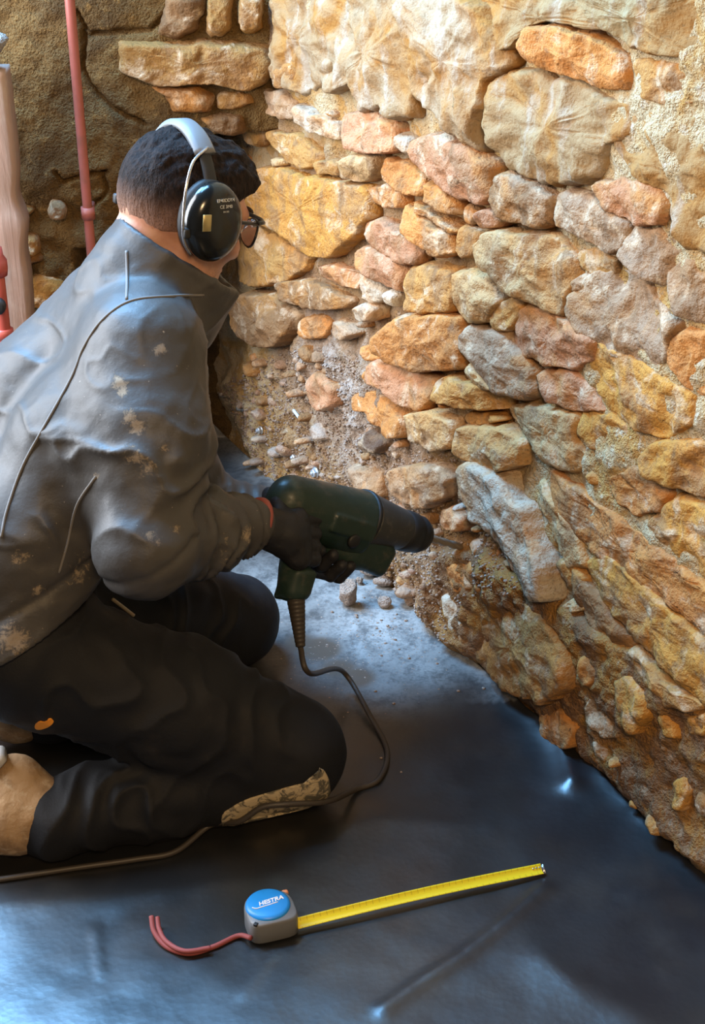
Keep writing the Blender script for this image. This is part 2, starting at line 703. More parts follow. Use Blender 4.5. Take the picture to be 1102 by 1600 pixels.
us = np.concatenate([np.arange(U0 - 0.36, 0.90, 0.005), np.linspace(0.91, 2.6, 60)])
vs = np.concatenate([np.arange(-0.03, 1.36, 0.005), np.linspace(1.38, 2.4, 40)])
P, Q = grid_mesh(us, vs, lambda U, V: RW(U, V, rbed(U, V)))
UU, VV = np.meshgrid(us, vs, indexing='ij')
pale_r = smooth(0.10, 0.40, UU - 0.25 * (VV - 0.5) + 0.12 * fbm(np.stack([UU, VV, 0 * UU], -1), 6, 3)) * smooth(0.2, 0.45, VV)
pale_r = np.maximum(pale_r, smooth(0.72, 0.95, VV + 0.05 * fbm(np.stack([UU, VV, 0 * UU + 3], -1), 8, 3)) * smooth(-0.52, -0.44, UU))
dusty = np.exp(-(((UU + 0.28) / 0.20) ** 2 + ((VV - 0.33) / 0.16) ** 2))
left_o = 0.85 * smooth(U0 + 0.05, U0 - 0.04, UU + 0.06 * fbm(np.stack([UU, VV, 0 * UU + 7], -1), 9, 3)) * smooth(0.85, 0.78, VV)  # ochre corner strip, colour brightened to stand in for warm light there
pale_r = np.maximum(pale_r, left_o)
earth = (np.exp(-(np.minimum(seg_dist(UU, VV, EARTH + EARTH[:1]), 9) * (~inpoly(UU, VV, EARTH)) / 0.03) ** 2))
wall_right = mk('wall_right', P, Q, M_MORTAR, attrs={'pale': pale_r.ravel(), 'dusty': dusty.ravel(), 'earth': earth.ravel()})
wall_right['kind'] = 'structure'

# back wall: rendered, with cracks, and a few stones
CRACKS = [[(118, 20), (135, 48)], [(131, 52), (130, 110), (150, 145), (178, 172), (230, 195)],
          [(140, 55), (235, 48), (256, 28)], [(85, 270), (95, 285), (165, 268)], [(160, 270), (166, 300), (130, 340)]]
CRACKS = [[b_uv(*p) for p in c] for c in CRACKS]


def bbed(U, V):
    p = np.stack([U, V, 0 * U + 4], -1)
    h = -0.004 + 0.016 * fbm(p, 4, 3) + 0.006 * fbm(p, 30, 4)
    for c in CRACKS:
        q = [(a + 0.0, b) for a, b in c]
        d = seg_dist(U + 0.004 * fbm(p, 40, 2), V + 0.004 * fbm(p + 7, 40, 2), q)
        h = h - 0.020 * np.exp(-(d / 0.0035) ** 2)
    rec = np.maximum(smooth(-0.365, -0.345, U + 0.01 * fbm(p + 6, 8, 2)) * smooth(0.80, 0.775, V + 0.02 * fbm(p + 8, 9, 2)), smooth(-0.575, -0.555, U) * smooth(0.56, 0.54, V))
    h = h - 0.27 * rec      # recess under the lintel; hidden lower part widened to let daylight reach the corner
    low = smooth(0.72, 0.66, V + 0.03 * fbm(p, 9, 2))
    h = h + low * (-0.018 + 0.02 * fbm(p + 2, 16, 3))
    return h


us = np.arange(-0.86, -0.10, 0.0045)
vs = np.concatenate([np.arange(-0.03, 1.16, 0.0045), np.linspace(1.18, 2.4, 50)])
P, Q = grid_mesh(us, vs, lambda U, V: BW(U, V, bbed(U, V)))
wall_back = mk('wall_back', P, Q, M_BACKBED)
wall_back['kind'] = 'structure'


def stone_geo(poly, uvfn, proud=0.02, depth=0.03, tilt=(0, 0), seed=0, rough=1.0, step=0.007, edge=0.010, jag=1.0, dome=0.18):
    """a stone set in a wall: outline poly in wall coordinates, rounded arrises, uneven face"""
    p = np.asarray(poly, float)
    p = p.mean(0) + (p - p.mean(0)) * 1.04
    for w in (0.90, 0.82):                                   # blunt the corners
        a, b = p, np.roll(p, -1, 0)
        p = np.stack([w * a + (1 - w) * b, (1 - w) * a + w * b], 1).reshape(-1, 2)
    seg = np.linalg.norm(np.roll(p, -1, 0) - p, axis=1)
    n = int(np.clip(seg.sum() / step, 14, 130))
    s = np.concatenate([[0], np.cumsum(seg)])
    q = np.linspace(0, s[-1], n, endpoint=False)
    pp = np.vstack([p, p[:1]])
    b = np.stack([np.interp(q, s, pp[:, 0]), np.interp(q, s, pp[:, 1])], 1)
    c = b.mean(0)
    R = float(np.sqrt(np.mean(np.sum((b - c) ** 2, 1))))
    e3 = np.concatenate([b, np.full((n, 1), seed * 1.7)], 1)
    dirs = (b - c) / (np.linalg.norm(b - c, axis=1)[:, None] + 1e-9)
    b0 = b
    b = b + dirs * (jag * (0.16 * min(R, 0.04) * fbm(e3, 70, 3) + 0.14 * min(R, 0.05) * fbm(e3 + 4, 22, 2)))[:, None]
    edge = min(edge, 0.45 * R)
    rs = np.random.default_rng(seed + 77)
    planes = [(rs.uniform(-1, 1, 2) * 0.5, R * rs.uniform(0.22, 0.5)) for _ in range(4)] if R < 0.09 and rough < 1.2 else []     # broken facets
    rad = np.linalg.norm(b - c, axis=1)
    fr = np.concatenate([[0.0, 0.0], np.array([0.12, 0.35, 0.7, 1.0]) * edge / R])
    m = max(2, min(9, int(R / step * 0.7)))
    fr = np.concatenate([fr, np.linspace(edge / R, 1.0, m + 2)[1:-1]])
    V, rings = [], []
    for i, f in enumerate(fr):
        bb = b0 + (b - b0) * (1 - f) ** 4
        ring = c + (bb - c) * (1 - f)
        dist = f * R
        if i == 0:
            h = np.full(n, -depth)
        else:
            t = min(dist / edge, 1.0)
            h = proud * (1 - (1 - t) ** 2.2) * np.ones(n) - 0.006
            h = h + dome * proud * (f ** 0.8)
            k = smooth(0, 1, np.array(t))
            for g_, q_ in planes:
                h = np.minimum(h, proud * 1.1 + np.minimum(0, q_ + (ring - c) @ g_))
            h = np.maximum(h, -0.012)
            p3 = np.concatenate([ring, np.full((n, 1), seed * 3.3)], 1)
            h = h + k * rough * (0.013 * fbm(p3, 13, 3) + 0.010 * fbm(p3 + 8, 42, 4))
            h = h + tilt[0] * (ring[:, 0] - c[0]) + tilt[1] * (ring[:, 1] - c[1])
        V.append(np.concatenate([ring, np.asarray(h)[:, None]], 1))
    V.append(np.array([[c[0], c[1], float(np.mean(h)) + 0.001]]))
    V = np.vstack(V)
    F = []
    for i in range(len(fr) - 1):
        for k in range(n):
            F.append((i * n + k, i * n + (k + 1) % n, (i + 1) * n + (k + 1) % n, (i + 1) * n + k))
    L = (len(fr) - 1) * n
    for k in range(n):
        F.append((L + k, L + (k + 1) % n, len(V) - 1))
    return uvfn(V[:, 0], V[:, 1], V[:, 2]), F


OCH, ORA, PNK, GRY = (0.45, 0.235, 0.070), (0.48, 0.205, 0.060), (0.44, 0.215, 0.11), (0.37, 0.245, 0.15)
CRM, BRN, WHT, YEL, DRK = (0.48, 0.31, 0.145), (0.23, 0.12, 0.05), (0.52, 0.43, 0.32), (0.49, 0.235, 0.048), (0.12, 0.075, 0.05)
# outlines of the right wall's stones: colour, proud (m), points
RS = [
    (GRY, 20, [(405, 131), (440, 143), (463, 163), (466, 185), (445, 189), (405, 165)]),
    (OCH, 16, [(388, 170), (416, 173), (420, 205), (412, 230), (396, 227), (388, 205)]),
    (WHT, 24, [(470, 163), (505, 175), (530, 193), (538, 220), (520, 218), (490, 205), (470, 187)]),
    (OCH, 20, [(418, 204), (450, 208), (485, 220), (505, 240), (500, 256), (480, 268), (455, 250), (430, 225)]),
    (OCH, 16, [(497, 250), (520, 247), (538, 255), (538, 275), (497, 272)]),
    (CRM, 18, [(425, 247), (448, 246), (450, 258), (430, 263)]),
    (PNK, 26, [(541, 178), (575, 172), (624, 190), (630, 238), (590, 238), (546, 232)]),
    (CRM, 26, [(542, 250), (565, 237), (600, 240), (602, 262), (585, 281), (570, 286), (543, 276)]),
    (ORA, 22, [(604, 243), (640, 256), (668, 282), (662, 310), (630, 300), (604, 280)]),
    (ORA, 20, [(666, 284), (700, 291), (720, 310), (722, 336), (700, 330), (664, 312)]),
    (PNK, 30, [(655, 215), (690, 207), (740, 223), (778, 255), (784, 300), (765, 320), (720, 302), (682, 280), (655, 245)]),
    (WHT, 24, [(628, 205), (645, 213), (652, 240), (645, 242), (630, 230)]),
    (ORA, 16, [(577, 293), (610, 285), (634, 300), (635, 325), (610, 325), (590, 318)]),
    (YEL, 30, [(396, 268), (430, 260), (500, 278), (582, 290), (584, 340), (552, 378), (522, 405), (500, 396), (460, 370), (398, 338)]),
    (PNK, 26, [(577, 345), (600, 341), (640, 362), (662, 385), (660, 412), (640, 413), (600, 392), (576, 366)]),
    (ORA, 22, [(648, 312), (700, 340), (728, 362), (718, 366), (690, 348), (655, 326)]),
    (ORA, 28, [(639, 313), (648, 322), (690, 352), (718, 371), (722, 395), (690, 401), (660, 377), (638, 358)]),
    (BRN, 20, [(722, 352), (757, 360), (756, 395), (735, 408), (724, 390)]),
    (PNK, 24, [(565, 392), (580, 383), (632, 405), (642, 425), (632, 456), (612, 450), (585, 426), (567, 412)]),
    (PNK, 16, [(500, 415), (530, 411), (565, 430), (560, 451), (535, 446), (502, 432)]),
    (WHT, 20, [(562, 440), (580, 430), (600, 445), (608, 470), (590, 473), (568, 465)]),
    (WHT, 18, [(600, 458), (615, 449), (625, 460), (622, 481), (607, 476)]),
    (WHT, 34, [(566, 476), (585, 472), (596, 480), (594, 500), (575, 503), (566, 495)]),
    (OCH, 22, [(641, 424), (660, 412), (715, 420), (721, 450), (717, 486), (680, 486), (645, 484)]),
    (CRM, 28, [(720, 425), (745, 417), (782, 443), (797, 470), (775, 503), (735, 505), (720, 480)]),
    (OCH, 22, [(779, 470), (805, 463), (828, 472), (825, 492), (802, 520), (773, 515)]),
    (ORA, 34, [(607, 520), (640, 494), (690, 487), (728, 494), (736, 540), (733, 575), (690, 581), (640, 569), (607, 545)]),
    (PNK, 28, [(585, 570), (600, 560), (650, 574), (688, 594), (687, 625), (670, 643), (640, 631), (610, 602), (588, 595)]),
    (OCH, 28, [(689, 596), (705, 584), (745, 592), (793, 610), (797, 640), (740, 636), (692, 623)]),
    (ORA, 26, [(553, 615), (580, 608), (620, 630), (642, 650), (641, 680), (620, 685), (600, 666), (575, 642), (555, 640)]),
    (CRM, 34, [(643, 645), (680, 634), (722, 654), (725, 700), (690, 703), (650, 681)]),
    (OCH, 18, [(728, 648), (742, 640), (775, 645), (790, 657), (760, 664), (730, 661)]),
    (CRM, 34, [(727, 667), (745, 660), (800, 665), (832, 690), (827, 722), (800, 737), (760, 722), (726, 709)]),
    (BRN, 48, [(383, 465), (400, 455), (440, 459), (472, 490), (466, 520), (450, 541), (420, 536), (385, 505)]),
    (CRM, 20, [(364, 470), (378, 465), (383, 480), (380, 496), (365, 486)]),
    (BRN, 24, [(440, 440), (480, 434), (520, 449), (549, 470), (540, 483), (500, 483), (455, 466)]),
    (ORA, 24, [(473, 498), (500, 491), (516, 505), (511, 526), (490, 531), (473, 520)]),
    (GRY, 18, [(517, 500), (545, 504), (561, 520), (551, 533), (520, 526)]),
    (ORA, 18, [(565, 540), (590, 534), (604, 545), (603, 561), (580, 566)]),
    (PNK, 24, [(485, 590), (505, 580), (530, 605), (531, 632), (510, 641), (490, 620)]),
    (DRK, 34, [(570, 695), (595, 664), (613, 690), (608, 706), (585, 706)]),
    (OCH, 16, [(372, 380), (398, 350), (440, 372), (490, 402), (480, 421), (455, 441), (420, 446), (380, 440)]),
    (CRM, 34, [(757, 380), (775, 360), (820, 359), (870, 364), (903, 395), (911, 430), (895, 460), (893, 495), (860, 479), (825, 461), (790, 431), (765, 411)]),
    (PNK, 26, [(750, 331), (775, 320), (802, 337), (790, 356), (760, 357)]),
    (GRY, 30, [(785, 290), (795, 262), (840, 279), (872, 305), (869, 350), (850, 359), (800, 341), (785, 320)]),
    (GRY, 26, [(873, 312), (890, 297), (938, 310), (988, 347), (984, 380), (960, 396), (920, 371), (880, 350)]),
    (PNK, 36, [(940, 286), (985, 279), (1040, 290), (1056, 320), (1046, 351), (1010, 349), (960, 326)]),
    (ORA, 26, [(822, 65), (842, 40), (880, 37), (940, 54), (987, 84), (999, 140), (960, 143), (890, 116), (835, 95)]),
    (GRY, 22, [(988, 352), (1040, 356), (1060, 380), (1074, 402), (1040, 441), (1000, 422), (978, 396)]),
    (GRY, 24, [(1053, 421), (1077, 405), (1120, 405), (1120, 506), (1070, 491), (1050, 456)]),
    (OCH, 18, [(905, 395), (930, 389), (974, 405), (965, 426), (940, 438), (915, 421)]),
    (GRY, 24, [(898, 462), (930, 431), (970, 426), (1010, 446), (1042, 481), (1066, 506), (1050, 556), (1020, 571), (960, 546), (910, 511), (895, 486)]),
    (GRY, 24, [(900, 436), (918, 424), (933, 433), (918, 454), (900, 456)]),
    (PNK, 30, [(806, 525), (825, 485), (845, 474), (890, 500), (934, 531), (930, 560), (905, 573), (870, 569), (820, 551)]),
    (GRY, 30, [(732, 520), (745, 505), (790, 515), (822, 550), (841, 580), (849, 617), (825, 624), (790, 611), (760, 576), (735, 546)]),
    (CRM, 26, [(734, 570), (744, 561), (772, 590), (790, 609), (770, 610), (742, 584)]),
    (ORA, 22, [(1062, 521), (1085, 511), (1120, 515), (1120, 622), (1080, 601), (1050, 561)]),
    (YEL, 26, [(935, 535), (978, 550), (1032, 580), (1082, 611), (1096, 651), (1050, 681), (1015, 671), (960, 641), (930, 591)]),
    (YEL, 22, [(914, 640), (960, 650), (1020, 681), (1011, 716), (980, 721), (940, 706), (908, 680)]),
    (YEL, 26, [(1010, 711), (1035, 688), (1120, 690), (1120, 776), (1060, 761), (1020, 741)]),
    (ORA, 18, [(953, 747), (1005, 727), (1052, 766), (1041, 801), (1000, 801), (970, 781)]),
    (ORA, 20, [(870, 738), (920, 770), (982, 818), (1052, 868), (1120, 925), (1120, 990), (1040, 931), (960, 881), (900, 821), (868, 771)]),
    (YEL, 18, [(1050, 779), (1120, 795), (1120, 905), (1060, 866), (1018, 818)]),
    (CRM, 22, [(800, 640), (840, 632), (905, 650), (905, 690), (930, 725), (900, 735), (860, 720), (838, 690)]),
    (PNK, 18, [(850, 580), (900, 580), (925, 600), (955, 642), (905, 640), (865, 625)]),
    (YEL, 40, [(925, 882), (960, 870), (1012, 908), (1072, 968), (1120, 1012), (1120, 1098), (1060, 1042), (1000, 987), (950, 932)]),
    (WHT, 52, [(743, 720), (760, 714), (802, 740), (842, 790), (852, 830), (880, 880), (886, 930), (866, 936), (836, 891), (800, 841), (765, 801), (744, 765)]),
    (CRM, 36, [(850, 750), (880, 790), (912, 838), (926, 880), (900, 881), (872, 832), (850, 782)]),
    (OCH, 22, [(880, 870), (900, 869), (926, 900), (921, 926), (900, 916), (882, 895)]),
    (CRM, 26, [(885, 945), (905, 930), (926, 930), (929, 951), (900, 958)]),
    (YEL, 40, [(976, 1050), (1000, 1044), (1031, 1080), (1038, 1110), (1020, 1147), (1005, 1141), (985, 1101)]),
    (OCH, 34, [(990, 1005), (1010, 1010), (1060, 1060), (1102, 1085), (1120, 1100), (1102, 1108), (1060, 1096), (1018, 1060)]),
    (YEL, 30, [(1040, 1112), (1055, 1094), (1069, 1130), (1076, 1156), (1055, 1151)]),
    (YEL, 26, [(1085, 1110), (1120, 1105), (1120, 1150), (1088, 1146)]),
    ((0.32, 0.165, 0.05), 34, [(735, 965), (752, 930), (790, 915), (830, 928), (872, 960), (906, 1010), (911, 1070), (872, 1096), (800, 1071), (750, 1020)]),
    (ORA, 32, [(925, 1015), (955, 1010), (961, 1050), (940, 1071), (925, 1060)]),
    (GRY, 30, [(610, 735), (640, 724), (690, 721), (722, 741), (711, 776), (680, 791), (640, 786), (611, 765)]),
    (PNK, 34, [(697, 790), (720, 789), (741, 810), (736, 829), (705, 826)]),
    (GRY, 32, [(555, 725), (580, 729), (600, 745), (606, 776), (580, 781), (555, 756)]),
    (BRN, 20, [(432, 97), (470, 95), (474, 118), (466, 143), (440, 138)]),
    (OCH, 22, [(1000, 88), (1060, 92), (1120, 100), (1120, 160), (1060, 165), (1004, 150)]),
    (ORA, 30, [(706, 875), (735, 860), (760, 880), (758, 915), (730, 925), (708, 905)]),
    (WHT, 30, [(704, 920), (722, 925), (738, 960), (742, 1005), (726, 1000), (712, 965)]),
    (ORA, 28, [(850, 1110), (890, 1105), (915, 1130), (912, 1165), (880, 1170), (855, 1145)]),
    (YEL, 28, [(1062, 1212), (1080, 1205), (1090, 1235), (1082, 1268), (1066, 1258)]),
    (BRN, 30, [(930, 1085), (975, 1075), (1000, 1110), (1000, 1150), (960, 1150), (930, 1120)]),
    (BRN, 30, [(905, 880), (925, 905), (960, 945), (1000, 1000), (985, 1015), (945, 985), (915, 940)]),
]
polys_r = []
for i, (c, pr, pts) in enumerate(RS):
    poly = [r_uv(*p) for p in pts]
    polys_r.append(poly)
    t = (random.uniform(-0.10, 0.10), random.uniform(-0.12, 0.06))
    mx = sum(p[0] for p in pts) / len(pts)
    if mx > 850 and pts[0][1] > 270 and pts[0][1] < 900:                  # nearly flush, close-jointed stones
        cc = np.mean(poly, 0)
        poly = [tuple(cc + (np.array(q) - cc) * 1.08) for q in poly]
        t = (t[0] * 0.5, t[1] * 0.5)
        pr = 0.4 * pr + 10
    V, F = stone_geo(poly, RW, pr / 1000.0 * 0.9, 0.035, t, seed=i + 1, edge=0.009)
    k = random.uniform(0.9, 1.1)
    mk('stone', V, F, M_STONE, wall_right, origin=V.mean(0), color=tuple(v * k for v in c))

# lime plaster still clinging to the upper wall, with ragged tongues
PL = [
    ((0.38, 0.275, 0.165), 24, [(430, -10), (520, -10), (540, 70), (520, 130), (475, 150), (440, 130), (425, 60)]),
    ((0.40, 0.31, 0.20), 34, [(505, -10), (640, -10), (700, 40), (690, 120), (655, 150), (655, 185), (622, 185), (612, 165), (600, 172), (578, 175), (560, 130), (520, 150), (500, 100)]),
    ((0.44, 0.35, 0.24), 40, [(630, -10), (760, -10), (800, 60), (815, 100), (770, 130), (772, 170), (755, 205), (764, 238), (742, 228), (715, 205), (690, 180), (655, 145), (650, 70)]),
    ((0.37, 0.265, 0.14), 26, [(740, -10), (900, -10), (1000, 50), (940, 45), (880, 30), (830, 42), (815, 75), (770, 90)]),
    ((0.36, 0.28, 0.155), 30, [(880, -10), (1130, -10), (1130, 95), (1050, 88), (1000, 75), (940, 40)]),
    ((0.40, 0.28, 0.15), 26, [(770, 125), (830, 105), (890, 125), (960, 150), (1000, 160), (1000, 210), (960, 230), (935, 285), (870, 290), (800, 262), (770, 215)]),
    ((0.40, 0.265, 0.125), 26, [(960, 225), (1005, 165), (1060, 172), (1130, 175), (1130, 395), (1075, 395), (1060, 310), (1000, 275)]),
]
for i, (c, pr, pts) in enumerate(PL):
    poly = [r_uv(*p) for p in pts]
    polys_r.append(poly)
    V, F = stone_geo(poly, RW, pr / 1000.0 * 0.8, 0.04, (0, 0), seed=200 + i, edge=0.016, step=0.006, rough=1.3, jag=1.3, dome=0.1)
    mk('plaster_patch', V, F, M_PLASTER, wall_right, origin=V.mean(0), color=c)


def blob_poly(u, v, a, b, ang, seed, n=9):
    r = np.random.default_rng(seed)
    th = np.arange(n) * 2 * math.pi / n + r.uniform(-0.2, 0.2, n)
    k = r.uniform(0.8, 1.15, n)
    x, y = a * k * np.cos(th), b * k * np.sin(th)
    return [(u + x[i] * math.cos(ang) - y[i] * math.sin(ang), v + x[i] * math.sin(ang) + y[i] * math.cos(ang)) for i in range(n)]


# small stones packed in the joints
taken = [np.array(p) for p in polys_r]
cnt = 0
for tr in range(5000):
    if cnt >= 116:
        break
    u, v = RNG.uniform(U0 - 0.14, 0.86), RNG.uniform(0.02, 1.25)
    a = RNG.uniform(0.010, 0.030)
    b = a * RNG.uniform(0.45, 0.8)
    cand = np.array(blob_poly(u, v, a, b, RNG.uniform(-0.4, 0.25), tr, 8))
    test = np.vstack([cand, cand.mean(0)[None]])
    if any(inpoly(test[:, 0], test[:, 1], p.tolist()).any() for p in taken):
        continue
    if any(np.min(np.hypot(p[:, 0] - u, p[:, 1] - v)) < a * 0.9 for p in taken):
        continue
    taken.append(cand)
    rub = inpoly(np.array([u]), np.array([v]), RUBBLE)[0]
    c = random.choice([(0.36, 0.24, 0.17), (0.32, 0.24, 0.18), BRN, (0.40, 0.31, 0.24)] if rub else [OCH, ORA, BRN, GRY, OCH, PNK])
    V, F = stone_geo(cand.tolist(), RW, RNG.uniform(0.008, 0.022) + (0.012 if rub or v < 0.1 else 0), 0.03, (0, -0.1), seed=400 + cnt, step=0.009, edge=0.010)
    mk('stone', V, F, M_STONE, wall_right, origin=V.mean(0), color=c)
    cnt += 1

# back wall's stones
BS = [
    (YEL, 34, [(374, -12), (413, -12), (411, 42), (396, 51), (374, 48)]),
    (OCH, 26, [(322, -12), (362, -12), (360, 48), (345, 60), (325, 52)]),
    (BRN, 24, [(262, -12), (318, -12), (320, 20), (300, 48), (280, 60), (250, 52), (258, 25)]),
    (OCH, 32, [(185, 64), (255, 67), (330, 65), (425, 72), (430, 108), (408, 134), (392, 142), (330, 128), (262, 132), (235, 130), (190, 112)]),
    (ORA, 24, [(236, 136), (262, 134), (310, 136), (334, 150), (328, 172), (305, 178), (268, 172), (262, 152)]),
    (OCH, 22, [(336, 150), (352, 142), (392, 148), (398, 160), (370, 168), (338, 172)]),
    (BRN, 20, [(310, 184), (340, 178), (380, 176), (384, 204), (362, 216), (330, 205)]),
]
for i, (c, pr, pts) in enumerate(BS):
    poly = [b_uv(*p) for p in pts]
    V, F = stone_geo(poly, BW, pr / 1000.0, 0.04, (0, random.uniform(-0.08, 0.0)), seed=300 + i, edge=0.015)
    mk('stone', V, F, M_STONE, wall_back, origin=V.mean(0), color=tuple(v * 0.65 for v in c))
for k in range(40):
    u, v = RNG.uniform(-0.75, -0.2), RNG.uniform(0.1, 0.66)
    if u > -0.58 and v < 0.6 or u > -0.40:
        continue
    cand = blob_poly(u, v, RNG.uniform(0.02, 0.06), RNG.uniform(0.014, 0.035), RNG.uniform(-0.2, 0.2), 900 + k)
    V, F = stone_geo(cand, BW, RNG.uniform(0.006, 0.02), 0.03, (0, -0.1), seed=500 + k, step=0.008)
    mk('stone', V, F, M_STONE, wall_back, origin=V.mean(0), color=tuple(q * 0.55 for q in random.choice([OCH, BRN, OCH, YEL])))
#PART2
# ------------------------------------------------------------------ black membrane on the floor
FOLD_Y = YB - 0.045
CREASES = [([(600, 1585), (655, 1545), (720, 1505), (790, 1450), (850, 1395)], 0.007, 0.012),
           ([(848, 1130), (880, 1180), (893, 1235)], 0.012, 0.016), ([(893, 1235), (960, 1215), (1040, 1275)], 0.006, 0.03),
           ([(548, 950), (556, 990), (578, 1035)], 0.003, 0.006), ([(850, 1510), (905, 1560), (1000, 1605)], 0.010, 0.05),
           ([(700, 1010), (800, 1090), (900, 1190), (1010, 1290)], 0.006, 0.03), ([(300, 1330), (600, 1290), (760, 1300)], 0.005, 0.06),
           ([(0, 1425), (200, 1410), (420, 1380)], 0.006, 0.05), ([(380, 1560), (430, 1490)], 0.002, 0.01), ([(150, 1460), (158, 1530)], 0.002, 0.006)]
CREASES = [([tuple(onz(*p)[:2]) for p in pts], h, w) for pts, h, w in CREASES]


def sheet_z(X, Y):
    p = np.stack([X, Y, 0 * X + 2], -1)
    z = 0.003 + 0.004 * (1 + fbm(p, 3.2, 2)) + 0.0012 * (1 + fbm(p + 4, 14, 2))
    for pts, h, w in CREASES:
        z = z + h * np.exp(-np.abs(seg_dist(X, Y, pts) / w) ** 1.3)
    return z


def sheet_pt(U, Wd):
    e = 0.004 * fbm(np.stack([U, 0 * U, 0 * U], -1), 9, 3)
    w = Wd + e * np.exp(-Wd / 0.04)
    X = WA[0] + U * WD[0] + w * WN[0]
    Y = WA[1] + U * WD[1] + w * WN[1]
    z = sheet_z(X, Y) + 0.002 * np.exp(-Wd / 0.012)
    ex = np.maximum(Y - FOLD_Y - 0.30 * smooth(-0.60, -0.57, X), 0)
    z = z + np.minimum(ex * 0.62, 0.17)
    Y = np.where(ex > 0, np.minimum(Y, FOLD_Y + 0.30 * smooth(-0.60, -0.57, X) + 0.012 * np.sin(ex * 9)), Y)
    return np.stack([X, Y, z], -1)


us = np.concatenate([np.linspace(U0 - 1.3, U0 - 0.42, 40), np.arange(U0 - 0.41, 0.95, 0.008), np.linspace(0.97, 1.9, 30)])
ws = np.concatenate([np.array([0.0, 0.003, 0.006, 0.012]), np.arange(0.02, 1.45, 0.008), np.linspace(1.47, 2.4, 30)])
P, Q = grid_mesh(us, ws, sheet_pt)
DUST = [((600, 985), 0.17, 0.85), ((545, 930), 0.12, 0.8), ((660, 985), 0.12, 0.7), ((650, 1045), 0.09, 0.55), ((430, 935), 0.16, 0.6), ((600, 1070), 0.10, 0.35)]
BROWN = [((500, 1020), 0.045, 0.9), ((560, 1065), 0.035, 0.8), ((470, 1010), 0.04, 0.7), ((530, 1050), 0.04, 0.7), ((640, 1085), 0.05, 0.35)]
dust = np.zeros(len(P))
brown = np.zeros(len(P))
for arr, lst in ((dust, DUST), (brown, BROWN)):
    for p, r, s in lst:
        c = onz(*p)
        arr[:] = np.maximum(arr, s * np.exp(-((P[:, 0] - c[0]) ** 2 + (P[:, 1] - c[1]) ** 2) / (r * r)))
dust = np.maximum(dust, 0.5 * np.exp(-np.repeat(ws[None, :], len(us), 0).ravel() / 0.05) * (P[:, 1] > 2.2))

m = material('damp_proof_membrane', (0.012, 0.013, 0.016), 0.4, spec=1.0)
g = G(m)
n1 = g.noise(26, 5, 0.7)
n2 = g.noise(160, 3, 0.7)
grit = g.math('ADD', g.math('MULTIPLY', n1, 0.65), g.math('MULTIPLY', n2, 0.35))
dm = g.math('MULTIPLY', g.attr('dust'), g.ramp(grit, 0.36, 0.60, 0.25, 1.0))
bm_ = g.ramp(g.math('MULTIPLY', g.attr('brown'), g.ramp(grit, 0.25, 0.55, 0.4, 1.2)), 0.2, 0.7)
c = g.mix(g.ramp(g.noise(5, 4, 0.6), 0.45, 0.75, 0, 0.7), (0.010, 0.011, 0.013), (0.030, 0.025, 0.020))
c = g.mix(dm, c, (0.42, 0.42, 0.40))
c = g.mix(bm_, c, (0.085, 0.055, 0.034))
rg = g.math('ADD', g.ramp(g.noise(7, 3, 0.6), 0.3, 0.7, 0.29, 0.38), g.math('MULTIPLY', g.attr('dust'), 0.35))
vor = g.n('ShaderNodeTexVoronoi')
vor.inputs['Scale'].default_value = 95
g.put(vor.inputs['Vector'], g.pos())
g.out(c, rg, g.bump(g.math('ADD', g.math('MULTIPLY', vor.outputs['Distance'], 0.10), g.math('MULTIPLY', n1, 0.25)), 0.20, 0.006))
sheet = mk('plastic_sheet', P, Q, m, origin=onz(551, 1350), attrs={'dust': dust, 'brown': brown})
sol = sheet.modifiers.new('thickness', 'SOLIDIFY')
sol.thickness = 0.0015
tag(sheet, 'black plastic damp-proof sheet covering the whole floor up to the stone wall', 'sheet')
SHEET_BVH = BVHTree.FromPolygons([Vector(v) for v in P], Q.tolist())


def hit(bvh, x, y):
    d = nrm(ray(x, y))
    loc, n, _, dist = bvh.ray_cast(Vector(CAM), Vector(d))
    return None if loc is None else (np.array(loc), np.array(n))


def on_sheet(x, y):
    h = hit(SHEET_BVH, x, y)
    return h[0] if h else onz(x, y)


# ------------------------------------------------------------------ against the back wall: copper pipe, timber post, red pipe
M_COPPER = material('red_pipe_paint', (0.33, 0.095, 0.07), 0.42, 0.0)
g = G(M_COPPER)
g.out(g.mix(g.ramp(g.noise(30, 4, 0.6), 0.4, 0.7), (0.36, 0.10, 0.075), (0.26, 0.085, 0.06)))
pipe = empty('wall_pipe', (-0.5205, 2.93, 0))
V, F = tube_geo([(-0.5205, 2.93, z) for z in np.linspace(0.016, 2.3, 12)], 0.0095, 14)
mk('pipe_tube', V, F, M_COPPER, pipe)
for z in (0.66, 1.5):
    V, F = merge(tube_geo([(-0.5205, 2.932, z - 0.012), (-0.5205, 2.932, z + 0.012)], 0.0135, 14), tube_geo([(-0.5205, 2.935, z), (-0.5205, 2.99, z)], 0.006, 8))
    mk('pipe_clip', V, F, M_COPPER, pipe)
tag(pipe, 'thin reddish pipe running straight up the back wall', 'pipe')

